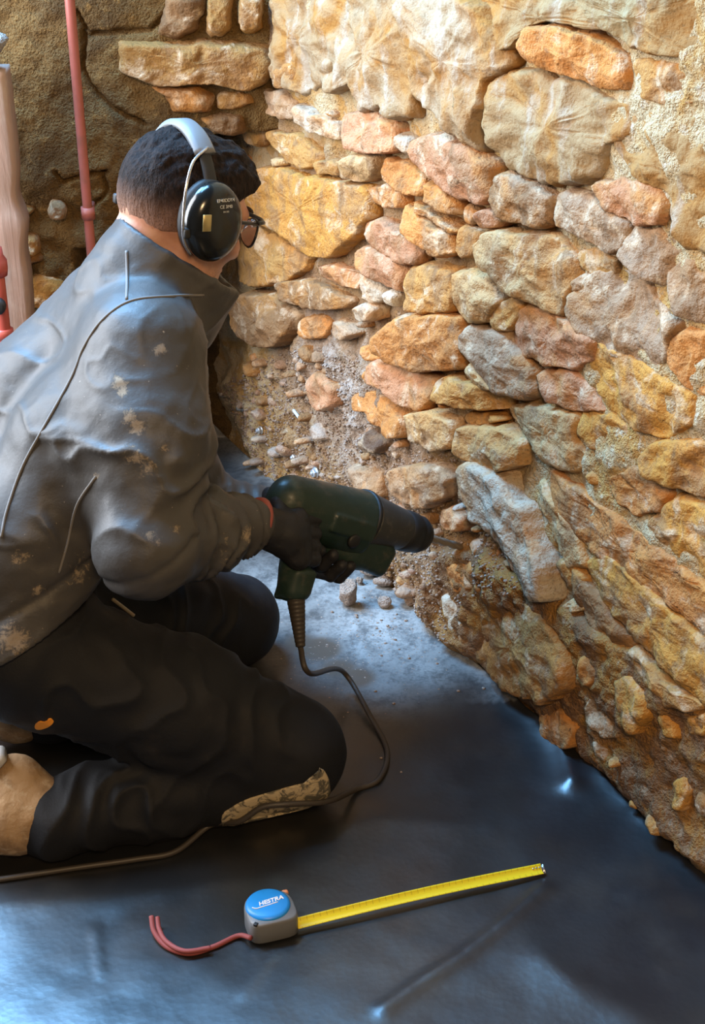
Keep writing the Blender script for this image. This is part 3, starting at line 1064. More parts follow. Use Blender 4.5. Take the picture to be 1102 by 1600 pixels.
m = material('bare_timber', (0.50, 0.36, 0.28), 0.75)
g = G(m)
gr = g.noise(1.0, 5, 0.6, vec=g.pos((45, 45, 4)), dist=0.6)
c = g.mix(g.ramp(gr, 0.35, 0.7), (0.46, 0.31, 0.25), (0.36, 0.25, 0.20))
c = g.mix(g.ramp(g.noise(9, 4, 0.6), 0.5, 0.72, 0, 0.6), c, (0.55, 0.46, 0.40))
g.out(c, None, g.bump(gr, 0.4, 0.006))
zs = np.linspace(0.02, 0.955, 90)
zz = np.stack([zs, 0 * zs, 0 * zs], 1)
xr = -0.638 + 0.006 * fbm(zz, 7, 3) + 0.006 * np.exp(-((zs - 0.66) / 0.03) ** 2) - 0.006 * np.exp(-((zs - 0.72) / 0.03) ** 2)
xl = -0.80 + 0.004 * fbm(zz + 3, 6, 3)
V, F = [], []
for i, z in enumerate(zs):
    b = 0.006
    for x, y in ((xl[i], 2.90), (xl[i], 2.835), (xl[i] + b, 2.83), ((xl[i] + xr[i]) / 2, 2.829), (xr[i] - b, 2.83), (xr[i], 2.836), (xr[i], 2.90)):
        V.append((x, y, z))
n = 7
for i in range(len(zs) - 1):
    for k in range(n):
        F.append((i * n + k, i * n + (k + 1) % n, (i + 1) * n + (k + 1) % n, (i + 1) * n + k))
F += [tuple(range(n - 1, -1, -1)), tuple(range(len(V) - n, len(V)))]
post = mk('timber_post', V, F, m, origin=(-0.72, 2.86, 0))
tag(post, 'upright bare timber post with a wavy edge at the far left', 'post')

c_ = np.array([-0.682, 2.855, 0.985])
V, F = rock_geo(c_, (0.075, 0.045, 0.040), 5, 3, 8, 0.15)
V[:, 2] += 0.9545 - V[:, 2].min()
lump = mk('mortar_lump', V, F, mortar_material('grey_cement', (0.36, 0.33, 0.30), (0.28, 0.25, 0.22), (0.45, 0.42, 0.39)), origin=c_)
tag(lump, 'grey lump of cement sitting on top of the timber post', 'mortar')

rp = empty('heating_pipe', (-0.672, 2.74, 0))
X0 = float(onplane(6, 430, np.array([0, 2.74, 0]), np.array([0, -1.0, 0]))[0])
zc = [float(onplane(4, y, np.array([0, 2.74, 0]), np.array([0, -1.0, 0]))[2]) for y in (415, 470, 520, 385)]
V, F = tube_geo([(X0 - 0.012, 2.74, z) for z in np.linspace(0.012, zc[0] + 0.03, 8)], 0.013, 14)
M_RED = material('red_enamel', (0.42, 0.08, 0.06), 0.4)
mk('pipe_tube', V, F, M_RED, rp)
V, F = lathe((X0 - 0.012, 2.74, zc[0] - 0.02), ZUP, [(0, 0.013), (0.001, 0.019), (0.014, 0.021), (0.03, 0.021), (0.04, 0.015), (0.055, 0.014)], 16)
mk('coupling', V, F, M_RED, rp)
V, F = lathe((X0 - 0.012, 2.74, zc[2] - 0.01), ZUP, [(0, 0.013), (0.001, 0.018), (0.018, 0.018), (0.02, 0.013)], 16)
mk('coupling', V, F, M_RED, rp)
V, F = lathe((X0 - 0.012, 2.722, zc[1]), (0, -1, 0), [(0, 0.012), (0.004, 0.016), (0.016, 0.016), (0.018, 0.010)], 12)
mk('valve_cap', V, F, material('black_rubber_cap', (0.02, 0.02, 0.02), 0.5), rp)
V, F = tube_geo([(X0 - 0.012, 2.74, z) for z in np.linspace(zc[0] + 0.03, 2.3, 6)], 0.006, 12)
mk('riser_tube', V, F, material('pale_pipe', (0.6, 0.57, 0.53), 0.35), rp)
tag(rp, 'red painted pipe with couplings in front of the timber post', 'pipe')

# ------------------------------------------------------------------ the kneeling man
RL = nrm((0.42, -0.906, 0))          # his right, towards the camera
FL = np.array([0.906, 0.42, 0])      # his front, towards the wall


def lat(c, s):
    return np.asarray(c, float) + RL * s


PV, WS, CH, UP = np.array([-0.53, 1.99, 0.34]), np.array([-0.505, 2.02, 0.48]), np.array([-0.42, 2.085, 0.615]), np.array([-0.345, 2.14, 0.735])
NB = np.array([-0.298, 2.165, 0.778])
SR, ER, WR_ = at(228, 548, 2.18), at(228, 850, 2.14), at(396, 818, 2.36)
SL, EL, WL_ = np.array([-0.37, 2.305, 0.715]), at(300, 790, 2.60), at(432, 806, 2.60)
HIPR, KNR, ANR = np.array([-0.475, 1.905, 0.312]), np.array([-0.098, 1.935, 0.098]), at(28, 1285, 2.33)
HIPL, KNL, ANL = np.array([-0.53, 2.09, 0.285]), np.array([-0.212, 2.335, 0.085]), np.array([-0.560, 2.09, 0.075])

HC = at(284, 320, 2.27)              # middle of the skull
HF = nrm((0.75, 0.55, -0.40))
HR = nrm(np.cross(HF, ZUP))
HU = np.cross(HR, HF)
HAX = (HF, HR, HU)


def hd(f, r, u):
    return HC + HF * f + HR * r + HU * u


S = SDF((-0.78, 1.70, -0.01), (0.06, 2.52, 1.08), 0.0045)
# torso, limbs (inside the clothes), neck and head: one surface
for s in (-1, 1):
    S.chain([lat(PV, 0.07 * s), lat(WS, 0.06 * s), lat(CH, 0.075 * s), lat(UP, 0.07 * s)], [0.090, 0.070, 0.066, 0.048], 0.03)
S.chain([SR, ER, WR_], [0.045, 0.036, 0.026], 0.03)
S.chain([SL, EL, WL_], [0.045, 0.036, 0.026], 0.03)
S.chain([HIPR, KNR, ANR], [0.075, 0.048, 0.036], 0.03)
S.chain([HIPL, KNL, ANL], [0.075, 0.048, 0.036], 0.03)
S.cone(UP, NB, 0.055, 0.058, 0.03)
S.cone(NB - RL * 0.0, hd(-0.035, 0, -0.055), 0.058, 0.056, 0.03)
S.ell(hd(-0.004, 0, 0.012), (0.098, 0.076, 0.096), HAX, 0.0)
S.ell(hd(0.030, 0, -0.055), (0.062, 0.060, 0.075), HAX, 0.03)
S.ell(hd(0.062, 0, -0.115), (0.030, 0.032, 0.022), HAX, 0.035)                         # chin
for s in (-1, 1):
    S.cone(hd(-0.01, 0.052 * s, -0.075), hd(0.06, 0.022 * s, -0.115), 0.014, 0.012, 0.03)   # jaw line
    S.ell(hd(0.066, 0.042 * s, -0.038), (0.022, 0.024, 0.018), HAX, 0.02)               # cheekbone
    S.ell(hd(0.101, 0.032 * s, -0.008), (0.018, 0.017, 0.012), HAX, 0.010, 'sub')         # eye socket
    S.ell(hd(0.080, 0.032 * s, -0.008), (0.0125, 0.013, 0.0125), HAX, 0.004)               # eyeball
    S.ell(hd(-0.008, 0.078 * s, -0.015), (0.018, 0.009, 0.031), HAX, 0.006)                 # ear
    S.ell(hd(-0.002, 0.088 * s, -0.015), (0.009, 0.006, 0.017), HAX, 0.004, 'sub')
    S.ell(hd(0.098, 0.011 * s, -0.055), (0.010, 0.008, 0.008), HAX, 0.006)                  # nostril wing
S.cone(hd(0.083, -0.035, 0.012), hd(0.083, 0.035, 0.012), 0.012, 0.012, 0.015)          # brow
S.cone(hd(0.091, 0, 0.004), hd(0.112, 0, -0.050), 0.008, 0.0115, 0.012)                  # nose
S.ell(hd(0.084, 0, -0.078), (0.014, 0.024, 0.006), HAX, 0.006)                          # lips
S.ell(hd(0.083, 0, -0.089), (0.014, 0.020, 0.006), HAX, 0.005)
S.cone(hd(0.102, -0.018, -0.0835), hd(0.102, 0.018, -0.0835), 0.003, 0.003, 0.003, 'sub')
V, Q = S.mesh()
rel = (V - HC) @ np.array(HAX).T
lip = np.exp(-(((rel[:, 2] + 0.083) / 0.011) ** 2 + (rel[:, 1] / 0.024) ** 2)) * (rel[:, 0] > 0.07)
stub = smooth(0.02, 0.06, rel[:, 0]) * smooth(-0.065, -0.09, rel[:, 2]) * 0.7
m = material('skin', (0.50, 0.255, 0.165), 0.5)
m.node_tree.nodes['Principled BSDF'].inputs['Subsurface Weight'].default_value = 0.12
m.node_tree.nodes['Principled BSDF'].inputs['Subsurface Radius'].default_value = (0.012, 0.005, 0.003)
g = G(m)
c = g.mix(g.ramp(g.noise(35, 4, 0.6), 0.35, 0.7), (0.52, 0.27, 0.175), (0.46, 0.215, 0.14))
c = g.mix(g.attr('lip'), c, (0.36, 0.11, 0.095))
c = g.mix(g.math('MULTIPLY', g.attr('stubble'), g.ramp(g.noise(320, 2, 0.6), 0.4, 0.6)), c, (0.16, 0.09, 0.065))
g.out(c, None, g.bump(g.noise(180, 3, 0.6), 0.15, 0.002))
person = mk('person', V, Q, m, origin=(KNR[0], KNR[1], 0.0), attrs={'lip': lip, 'stubble': stub})
tag(person, 'man kneeling on the black sheet and holding the rotary hammer, in grey jacket', 'person')
HEAD_BVH = BVHTree.FromPolygons([Vector(v) for v in V], Q.tolist())
for s in (-1, 1):
    V, F = ico(3)
    e = hd(0.0815, 0.032 * s, -0.008)
    V2 = e + 0.0122 * V
    eye = mk('eye', V2, F, material('eye_white', (0.75, 0.72, 0.68), 0.25), person, origin=e)
    V, F = lathe(e + HF * 0.0113, HF, [(0, 0.0055), (0.0010, 0.005), (0.0014, 0.002)], 14)
    mk('iris', V, F, material('iris_brown', (0.07, 0.035, 0.02), 0.2), eye, origin=e)
    bp = [hd(0.094 - 0.25 * abs(q - 0.03) * 0.5, q * s, 0.019 + 0.004 * math.sin((q - 0.014) * 70)) for q in np.linspace(0.014, 0.050, 8)]
    V, F = tube_geo(bp, [0.002, 0.0034, 0.004, 0.004, 0.0036, 0.003, 0.0025, 0.0012], 8)
    mk('eyebrow', V, F, material('brow_hair', (0.025, 0.016, 0.012), 0.7), person)

# hair: short at the neck and sides, longer on top with a fringe
S = SDF(HC - 0.17, HC + 0.17, 0.0032)
S.ell(hd(-0.006, 0, 0.018), (0.100, 0.080, 0.095), HAX, 0.0)
S.ell(hd(0.045, 0, 0.060), (0.056, 0.064, 0.044), HAX, 0.02)
S.ell(hd(0.080, 0, 0.047), (0.025, 0.058, 0.027), HAX, 0.02)
S.half(hd(0.045, 0, 0.022), nrm(-HF * 0.62 + HU * 0.78), 0.008)            # brow and temple line
S.half(hd(-0.07, 0, -0.046), nrm(HU * 1.0 - HF * 0.25), 0.006)              # nape line
V, Q = S.mesh()
rel = (V - HC) @ np.array(HAX).T
N = vnormals(V, Q)
flow = np.stack([rel[:, 0] * 22 + rel[:, 2] * 10, rel[:, 1] * 95, (rel[:, 2] - 0.5 * rel[:, 0]) * 40], 1)
top = smooth(0.02, 0.07, rel[:, 2])
V = V + N * ((0.0015 + 0.006 * top) * fbm(flow, 1.0, 3))[:, None]
fade = 1 - smooth(-0.055, 0.022, rel[:, 2] + 0.35 * np.maximum(rel[:, 0], 0) + 0.006 * fbm(V, 60, 2))
m = material('dark_hair', (0.022, 0.014, 0.011), 0.65, spec=0.12)
g = G(m)
strand = g.noise(1.0, 4, 0.7, vec=g.pos((190, 190, 60)))
c = g.mix(g.ramp(strand, 0.35, 0.7), (0.006, 0.004, 0.004), (0.028, 0.017, 0.013))
c = g.mix(g.math('MULTIPLY', g.attr('fade'), g.ramp(g.noise(420, 2, 0.6), 0.30, 0.60, 0.55, 1.0)), c, (0.36, 0.20, 0.14))
g.out(c, None, g.bump(strand, 0.7, 0.006))
mk('hair', V, Q, m, person, origin=HC, attrs={'fade': fade})

# trousers
S = SDF((-0.80, 1.70, -0.005), (0.08, 2.56, 0.56), 0.005)
for s in (-1, 1):
    S.chain([lat(PV + np.array([-0.02, -0.01, 0.10]), 0.065 * s), lat(PV, 0.075 * s)], [0.080, 0.112], 0.05)
S.chain([HIPR, HIPR * 0.45 + KNR * 0.55 + np.array([0, 0, 0.012]), KNR + np.array([0, 0.0, 0.012])], [0.106, 0.098, 0.086], 0.04)
S.chain([HIPL, HIPL * 0.45 + KNL * 0.55 + np.array([0, 0, 0.012]), KNL + np.array([0, 0, 0.014])], [0.112, 0.096, 0.078], 0.04)
S.chain([KNR, KNR * 0.5 + ANR * 0.5 + np.array([0, 0, -0.006]), ANR + np.array([0.045, 0.0, 0.005])], [0.082, 0.073, 0.060], 0.02)
S.chain([KNL, KNL * 0.5 + ANL * 0.5, ANL + np.array([0.05, 0.02, 0])], [0.078, 0.072, 0.070], 0.02)
S.half((0, 0, 0.006), (0, 0, 1), 0.004)
S.half(ANR + np.array([0.03, 0, 0]) if False else ANR + np.array([0.010, 0, 0]), nrm((1.0, 0.1, 0.0)) if False else nrm((0.9, 0.05, 0.35)), 0.0) if False else None
V, Q = S.mesh()
N = vnormals(V, Q)


def along(V, a, b):
    d = b - a
    L = np.linalg.norm(d)
    t = (V - a) @ (d / L) / L
    r = np.linalg.norm(V - a - np.outer(t, d), axis=1)
    return t, r


def folds(V, a, b, freq, amp, tmin, tmax, rmax, seed):
    t, r = along(V, a, b)
    w = smooth(tmin - 0.12, tmin + 0.05, t) * smooth(tmax + 0.12, tmax - 0.05, t) * smooth(rmax * 1.3, rmax, r)
    ph = t * freq + 1.6 * fbm(V + seed, 9, 2)
    return amp * w * (1 - np.abs(np.sin(ph * math.pi)) ** 0.8 * 1.6)


d = folds(V, KNR, ANR, 4.5, 0.0055, 0.42, 1.0, 0.12, 3) + folds(V, HIPR, KNR, 5, 0.004, 0.05, 0.9, 0.15, 5) + folds(V, HIPL, KNL, 5, 0.004, 0.05, 0.9, 0.15, 9)
d = d + 0.004 * fbm(V, 12, 3)
d = d * smooth(0.008, 0.03, V[:, 2])
V = V + N * d[:, None]
m = material('black_work_trousers', (0.011, 0.012, 0.016), 0.72, spec=0.35)
g = G(m)
c = g.mix(g.ramp(g.noise(9, 5, 0.65), 0.55, 0.8, 0, 0.5), (0.006, 0.007, 0.010), (0.030, 0.026, 0.022))
g.out(c, None, g.bump(g.noise(260, 3, 0.6), 0.25, 0.002))
trousers = mk('trousers', V, Q, m, person, origin=HIPR)
TR_BVH = BVHTree.FromPolygons([Vector(v) for v in V], Q.tolist())

# jacket
S = SDF((-0.82, 1.70, 0.24), (0.02, 2.56, 1.0), 0.0048)
for s in (-1, 1):
    S.chain([lat(PV + np.array([-0.005, 0, 0.0]), 0.085 * s), lat(WS, 0.075 * s), lat(CH, 0.092 * s), lat(UP, 0.085 * s)], [0.128, 0.104, 0.102, 0.076], 0.05)
S.cone(UP, NB, 0.088, 0.082, 0.05)
# standing collar, open at the top
CA = nrm(FL * 0.62 + ZUP * 0.78)
for s in (-0.026, -0.012, 0.0, 0.012, 0.028):
    o = nrm(np.cross(RL, CA)) * -s if False else FL * s * 0.9 - ZUP * s * 0.7
    S.cone(NB + o - CA * 0.01, NB + o + CA * 0.062, 0.084, 0.079, 0.012)
S.half(NB + CA * 0.075, -CA, 0.0)
for s in (-0.026, -0.012, 0.0, 0.012, 0.028):
    o = FL * s * 0.9 - ZUP * s * 0.7
    S.cone(NB + o + CA * 0.005, NB + o + CA * 0.16, 0.066, 0.069, 0.0, 'sub')
hem_a, hem_b = at(215, 928, 2.17), at(0, 1004, 2.22)
HN = nrm(np.cross(hem_b - hem_a, RL + np.array([0, 0, 0.12])))
if HN[2] < 0:
    HN = -HN
S.half(hem_a, HN, 0.004)
S.chain([SR, SR * 0.5 + ER * 0.5, ER], [0.088, 0.084, 0.072], 0.045)
S.chain([ER, ER * 0.5 + WR_ * 0.5, ER * 0.06 + WR_ * 0.94], [0.069, 0.058, 0.043], 0.02)
S.chain([SL, EL], [0.078, 0.066], 0.045)
S.chain([EL, EL * 0.08 + WL_ * 0.92], [0.064, 0.042], 0.02)
V, Q = S.mesh()
N = vnormals(V, Q)
d = folds(V, ER, WR_, 8.0, 0.0065, 0.35, 0.92, 0.10, 2) + folds(V, SR, ER, 3.2, 0.006, 0.45, 0.95, 0.13, 7)
d = d + folds(V, EL, WL_, 6.0, 0.0022, 0.2, 0.9, 0.10, 4)
p = V @ np.array([FL, RL, ZUP]).T
rid = 1 - np.abs(fbm(p * np.array([1.0, 0.7, 1.9]) + 0.15 * fbm(p, 5, 2)[:, None], 8, 2)) * 3.2
arm = smooth(0.115, 0.085, np.minimum(along(V, SR, ER)[1], along(V, ER, WR_)[1]))
d = d + 0.005 * fbm(p * np.array([1.0, 0.8, 2.2]), 6, 3) + 0.0035 * np.clip(rid, 0, 1) ** 3 * (1 - 0.4 * arm) + 0.0015 * fbm(V, 40, 2)
sh = (V - hem_a) @ HN
arm2 = smooth(0.10, 0.085, np.minimum(np.minimum(along(V, SR, ER)[1], along(V, ER, WR_)[1]), along(V, EL, WL_)[1]))
d = d * np.maximum(smooth(0.0, 0.02, sh), arm2) - 0.004 * np.exp(-((sh - 0.055) / 0.006) ** 2) * (np.linalg.norm(V - lat(PV, 0.1), axis=1) < 0.35)
V = V + N * d[:, None]
JBVH = BVHTree.FromPolygons([Vector(v) for v in V], Q.tolist())
mud = np.zeros(len(V))
for x, y, r, s in [(250, 545, 0.012, 1), (186, 598, 0.014, 1), (192, 612, 0.010, 1), (203, 650, 0.013, 1), (215, 668, 0.014, 1), (212, 715, 0.022, 0.8), (230, 730, 0.022, 0.7),
                   (258, 700, 0.012, 0.7), (150, 745, 0.010, .7), (20, 1000, 0.03, 1), (75, 1000, 0.03, 0.8), (130, 970, 0.04, 0.9), (170, 945, 0.03, 0.9), (185, 930, 0.02, 1),
                   (130, 895, 0.03, 0.6), (30, 872, 0.016, 0.8), (60, 925, 0.014, 0.7), (390, 840, 0.03, 0.8), (350, 860, 0.03, 0.5), (240, 840, 0.018, 0.6), (275, 825, 0.012, 0.6)]:
    h = hit(JBVH, x, y)
    if h:
        mud = np.maximum(mud, s * np.exp(-np.sum((V - h[0]) ** 2, 1) / (r * r)))
m = material('grey_softshell', (0.10, 0.10, 0.10), 0.55, spec=0.4)
g = G(m)
c = g.mix(g.ramp(g.noise(5, 4, 0.6), 0.4, 0.7), (0.060, 0.057, 0.054), (0.045, 0.041, 0.037))
mm = g.math('ADD', g.attr('mud'), g.math('MULTIPLY', g.math('SUBTRACT', g.noise(80, 6, 0.8, dist=0.5), 0.5), 2.6))
c = g.mix(g.ramp(mm, 0.45, 0.95, 0, 0.85), c, (0.30, 0.235, 0.16))
c = g.mix(g.ramp(g.noise(140, 3, 0.7), 0.70, 0.75, 0, 0.7), c, (0.40, 0.34, 0.27))
g.out(c, g.ramp(mm, 0.35, 0.6, 0.52, 0.9), g.bump(g.noise(190, 3, 0.6), 0.2, 0.002))
jacket = mk('jacket', V, Q, m, person, origin=CH, attrs={'mud': mud})


def surf_path(bvh, pts, off, n=10):
    out = []
    P = spline([(x, y, 0) for x, y in pts], n)
    for q in P:
        h = hit(bvh, q[0], q[1])
        if h is None:
            continue
        nn = h[1] if np.dot(h[1], ray(q[0], q[1])) < 0 else -h[1]
        out.append(h[0] + nn * off)
    if len(out) < 3:
        out = [at(x, y, 2.2) for x, y in pts]
    o = np.array(out)
    for _ in range(3):
        o[1:-1] = 0.25 * o[:-2] + 0.5 * o[1:-1] + 0.25 * o[2:]
    return o


M_PIPING = material('grey_piping', (0.15, 0.14, 0.13), 0.7)
for pts in ([(318, 461), (270, 463), (205, 470), (160, 500), (130, 545), (112, 590), (70, 665), (35, 730), (10, 800), (2, 840)],
            [(198, 468), (199, 430), (198, 392)], [(150, 745), (120, 790), (105, 850), (92, 895)]):
    V, F = tube_geo(surf_path(JBVH, pts, 0.0006), 0.0021, 8)
    mk('seam_piping', V, F, M_PIPING, jacket)
V, F = tube_geo(surf_path(TR_BVH, [(172, 936), (188, 948), (206, 962)], 0.006), 0.003, 8)
mk('zip_pull', V, F, material('muddy_cord', (0.42, 0.34, 0.24), 0.8), jacket)


def surf_patch(name, bvh, pts, mat, parent, off=0.0025, rings=7, step=7):
    """a patch sewn on the surface: thin, following it"""
    p = np.array(pts, float)
    for w in (0.82,):
        a, b = p, np.roll(p, -1, 0)
        p = np.stack([w * a + (1 - w) * b, (1 - w) * a + w * b], 1).reshape(-1, 2)
    seg = np.linalg.norm(np.roll(p, -1, 0) - p, axis=1)
    s = np.concatenate([[0], np.cumsum(seg)])
    n = max(12, int(s[-1] / step))
    q = np.linspace(0, s[-1], n, endpoint=False)
    pp = np.vstack([p, p[:1]])
    b = np.stack([np.interp(q, s, pp[:, 0]), np.interp(q, s, pp[:, 1])], 1)
    c = b.mean(0)
    V, F = [], []
    fr = [1.0, 1.0] + list(np.linspace(0.97, 0.06, rings))
    last = None
    for i, f in enumerate(fr):
        for k in range(n):
            x, y = c + (b[k] - c) * f
            h = hit(bvh, x, y)
            if h is None:
                h = last
            last = h
            nn = h[1] if np.dot(h[1], ray(x, y)) < 0 else -h[1]
            V.append(h[0] + nn * (-0.004 if i == 0 else off))
    for i in range(len(fr) - 1):
        for k in range(n):
            F.append((i * n + k, i * n + (k + 1) % n, (i + 1) * n + (k + 1) % n, (i + 1) * n + k))
    F.append(tuple((len(fr) - 1) * n + k for k in range(n)))
    return mk(name, V, F, mat, parent)


m = material('muddy_knee_pad', (0.42, 0.35, 0.23), 0.85)
g = G(m)
c = g.mix(g.ramp(g.noise(48, 5, 0.7, dist=0.8), 0.46, 0.56), (0.46, 0.37, 0.23), (0.10, 0.09, 0.065))
c = g.mix(g.ramp(g.noise(20, 4, 0.6), 0.55, 0.7), c, (0.38, 0.33, 0.25))
g.out(c, None, g.bump(g.noise(60, 4, 0.7), 0.5, 0.005))
surf_patch('knee_pad', TR_BVH, [(345, 1272), (380, 1250), (440, 1232), (495, 1218), (500, 1195), (512, 1215), (515, 1240), (490, 1262), (440, 1282), (380, 1297), (348, 1298)], m, trousers, 0.004)
surf_patch('brand_tab', TR_BVH, [(54, 1132), (62, 1126), (70, 1128), (78, 1121), (85, 1126), (78, 1134), (64, 1139), (56, 1138)], material('orange_label', (0.80, 0.30, 0.02), 0.6), trousers, 0.002, 3, 3)

# boots
m = material('muddy_tan_leather', (0.30, 0.20, 0.115), 0.8)
g = G(m)
c = g.mix(g.ramp(g.noise(14, 5, 0.65, dist=0.7), 0.4, 0.65), (0.36, 0.235, 0.125), (0.20, 0.125, 0.065))
c = g.mix(g.ramp(g.noise(40, 5, 0.7), 0.52, 0.68, 0, 0.7), c, (0.46, 0.36, 0.24))
g.out(c, None, g.bump(g.noise(50, 4, 0.65), 0.5, 0.005))
M_SOLE = material('pale_boot_sole', (0.42, 0.42, 0.42), 0.5)


def boot(ank, up, toe, heel, lead):
    """a boot stood on its toes: shaft from the shin, heel raised, ball of the foot on the sheet"""
    S = SDF(np.minimum(np.minimum(toe, heel), ank) - 0.10, np.maximum(np.maximum(toe, heel), ank) + 0.10, 0.0045)
    S.cone(ank + lead * 0.035, ank, 0.052, 0.052, 0.02)
    S.cone(ank, heel, 0.048, 0.036, 0.03)
    S.chain([heel, heel * 0.5 + toe * 0.5 + lead * 0.018, toe + np.array([0, 0, 0.010])], [0.036, 0.046, 0.040], 0.03)
    S.half((0, 0, 0.010), ZUP, 0.004)
    V, Q = S.mesh()
    N = vnormals(V, Q)
    V = V + N * (0.0025 * fbm(V, 30, 3))[:, None]
    o = mk('boot', V, Q, bpy.data.materials['muddy_tan_leather'], person, origin=ank)
    ax = nrm(heel - toe)
    back = -lead - ax * np.dot(-lead, ax)
    back = nrm(back)
    side = np.cross(ax, back)
    ctr = heel * 0.5 + toe * 0.5 + back * 0.043
    ln = np.linalg.norm(heel - toe)
    V, F = bevel_box(ctr, (ax, side, back), (ln + 0.05, 0.086, 0.018), 0.008, 3)
    V[:, 2] = np.maximum(V[:, 2], 0.009)
    sole = mk('sole', V, F, M_SOLE, o, origin=ctr)
    for k in range(5):
        V, F = bevel_box(ctr + ax * (k - 2) * ln * 0.22 + back * 0.011, (ax, side, back), (0.014, 0.07, 0.006), 0.002, 1)
        V[:, 2] = np.maximum(V[:, 2], 0.009)
        mk('tread', V, F, bpy.data.materials['black_rubber_cap'], o, origin=ctr)
    return o


boot(ANR + np.array([0.0, 0, 0.012]), None, np.array([-0.60, 1.785, 0.046]), at(22, 1222, 2.33), nrm(KNR - ANR))
boot(ANL, None, np.array([-0.69, 2.08, 0.048]), ANL + np.array([-0.05, -0.03, 0.075]), nrm(KNL - ANL))

# ------------------------------------------------------------------ rotary hammer
REAR = at(448, 775, 2.43)
TIP = onplane(728, 857, WA, WN)
DX = nrm(TIP - REAR)
DY = nrm(np.cross(DX, ZUP))                       # across the tool, towards the camera
if DY @ ray(500, 800) > 0:
    DY = -DY
DZ = nrm(np.cross(DX, DY))
if DZ[2] > 0:
    DZ = -DZ                                       # down, square to the barrel
LEN = float(np.linalg.norm(TIP - REAR))
GD = nrm(at(450, 925, 2.40) - at(444, 800, 2.42))  # grip direction


def dr(s, y=0.0, d=0.0):
    return REAR + DX * s + DY * y + DZ * d


drill = empty('rotary_hammer', dr(0.08))
M_GREEN = material('dark_green_casing', (0.030, 0.058, 0.046), 0.42)
g = G(M_GREEN)
g.out(g.mix(g.ramp(g.noise(40, 5, 0.7), 0.52, 0.75, 0, 0.6), (0.016, 0.034, 0.027), (0.085, 0.08, 0.065)), g.ramp(g.noise(30, 4, 0.6), 0.4, 0.7, 0.35, 0.65))
M_GREY = material('dark_grey_casing', (0.040, 0.040, 0.038), 0.5)
g = G(M_GREY)
g.out(g.mix(g.ramp(g.noise(50, 5, 0.7), 0.5, 0.75, 0, 0.6), (0.035, 0.035, 0.034), (0.12, 0.105, 0.085)))
M_BLACK = material('black_rubber', (0.012, 0.012, 0.013), 0.55)
SLO, SHI = dr(0.15) - 0.36, dr(0.15) + 0.36
S = SDF(SLO, SHI, 0.0032)
S.cone(dr(0.010), dr(0.165), 0.036, 0.046, 0.0)
S.cone(dr(0.012, 0, 0.02), dr(0.165, 0, 0.025), 0.034, 0.044, 0.02)
S.half(dr(0.172), -DX, 0.003)
S.box(dr(0.12, 0.044, 0.01), (0.045, 0.004, 0.016), (DX, DY, DZ), 0.003, 0.004)
V, Q = S.mesh()
mk('motor_housing', V, Q, M_GREEN, drill)
S = SDF(SLO, SHI, 0.0032)
S.cone(dr(0.175), dr(0.255), 0.046, 0.036, 0.0)
S.half(dr(0.1755), DX, 0.002)
S.half(dr(0.270), -DX, 0.004)
V, Q = S.mesh()
mk('gear_housing', V, Q, M_GREY, drill)
S = SDF(SLO, SHI, 0.0032)
S.box(dr(0.205, 0, 0.052), (0.050, 0.034, 0.030), (nrm(DX * 0.98 + DZ * 0.1), DY, nrm(DZ * 0.98 - DX * 0.1)), 0.016, 0.0)
S.cone(dr(0.14, 0, 0.058), dr(0.17, 0, 0.060), 0.028, 0.030, 0.02)
V, Q = S.mesh()
mk('crank_case', V, Q, M_GREEN, drill)
V, F = lathe(dr(0.165), DX, [(0, 0.046), (0.001, 0.0485), (0.007, 0.0485), (0.008, 0.046)], 30)
mk('casing_joint', V, F, M_BLACK, drill)
V, F = lathe(dr(0.262), DX, [(0, 0.030), (0.004, 0.035), (0.012, 0.036), (0.030, 0.035), (0.034, 0.031), (0.040, 0.031), (0.046, 0.033), (0.060, 0.027), (0.068, 0.018), (0.070, 0.010)], 28)
mk('chuck', V, F, M_BLACK, drill)
m = material('dusty_steel', (0.30, 0.25, 0.19), 0.5, 0.6)
bl = LEN - 0.330 + 0.02
prof = []
bit_v, bit_f = [], []
nn_, kk = 60, 14
for i in range(nn_):
    t = i / (nn_ - 1)
    for k in range(kk):
        a = 2 * math.pi * k / kk
        r = 0.0068 - 0.0016 * (0.5 + 0.5 * math.cos(2 * (a - t * 16))) ** 3
        if t > 0.94:
            r *= 1.15 * (1 - (t - 0.94) / 0.08)
        bit_v.append(dr(0.330 + t * bl) + r * (math.cos(a) * DY + math.sin(a) * DZ))
for i in range(nn_ - 1):
    for k in range(kk):
        bit_f.append((i * kk + k, i * kk + (k + 1) % kk, (i + 1) * kk + (k + 1) % kk, (i + 1) * kk + k))
mk('drill_bit', bit_v, bit_f, m, drill)
GT = dr(0.022, 0, 0.02)                            # top of the pistol grip
S = SDF(SLO, SHI, 0.003)
S.chain([dr(0.03, 0, 0.0), GT + GD * 0.05, GT + GD * 0.10, GT + GD * 0.130], [0.034, 0.021, 0.021, 0.022], 0.02)
S.box(GT + GD * 0.120, (0.022, 0.019, 0.020), (nrm(DX - GD * (DX @ GD)), DY, GD), 0.008, 0.01)
S.half(GT + GD * 0.145, -GD, 0.004)
V, Q = S.mesh()
mk('pistol_grip', V, Q, M_GREEN, drill)
V, F = bevel_box(GT + GD * 0.040 + DX * 0.024 - GD * 0.02, (nrm(DX - GD * (DX @ GD)), DY, GD), (0.018, 0.016, 0.040), 0.005, 3)
mk('trigger', V, F, M_BLACK, drill)
gb = GT + GD * 0.140
gdir = nrm(at(470, 1012, 2.42) - gb)
gl = float(np.linalg.norm(at(470, 1012, 2.42) - gb))
m = material('brown_grey_rubber', (0.045, 0.037, 0.030), 0.5)
prof = [(0, 0.011)]
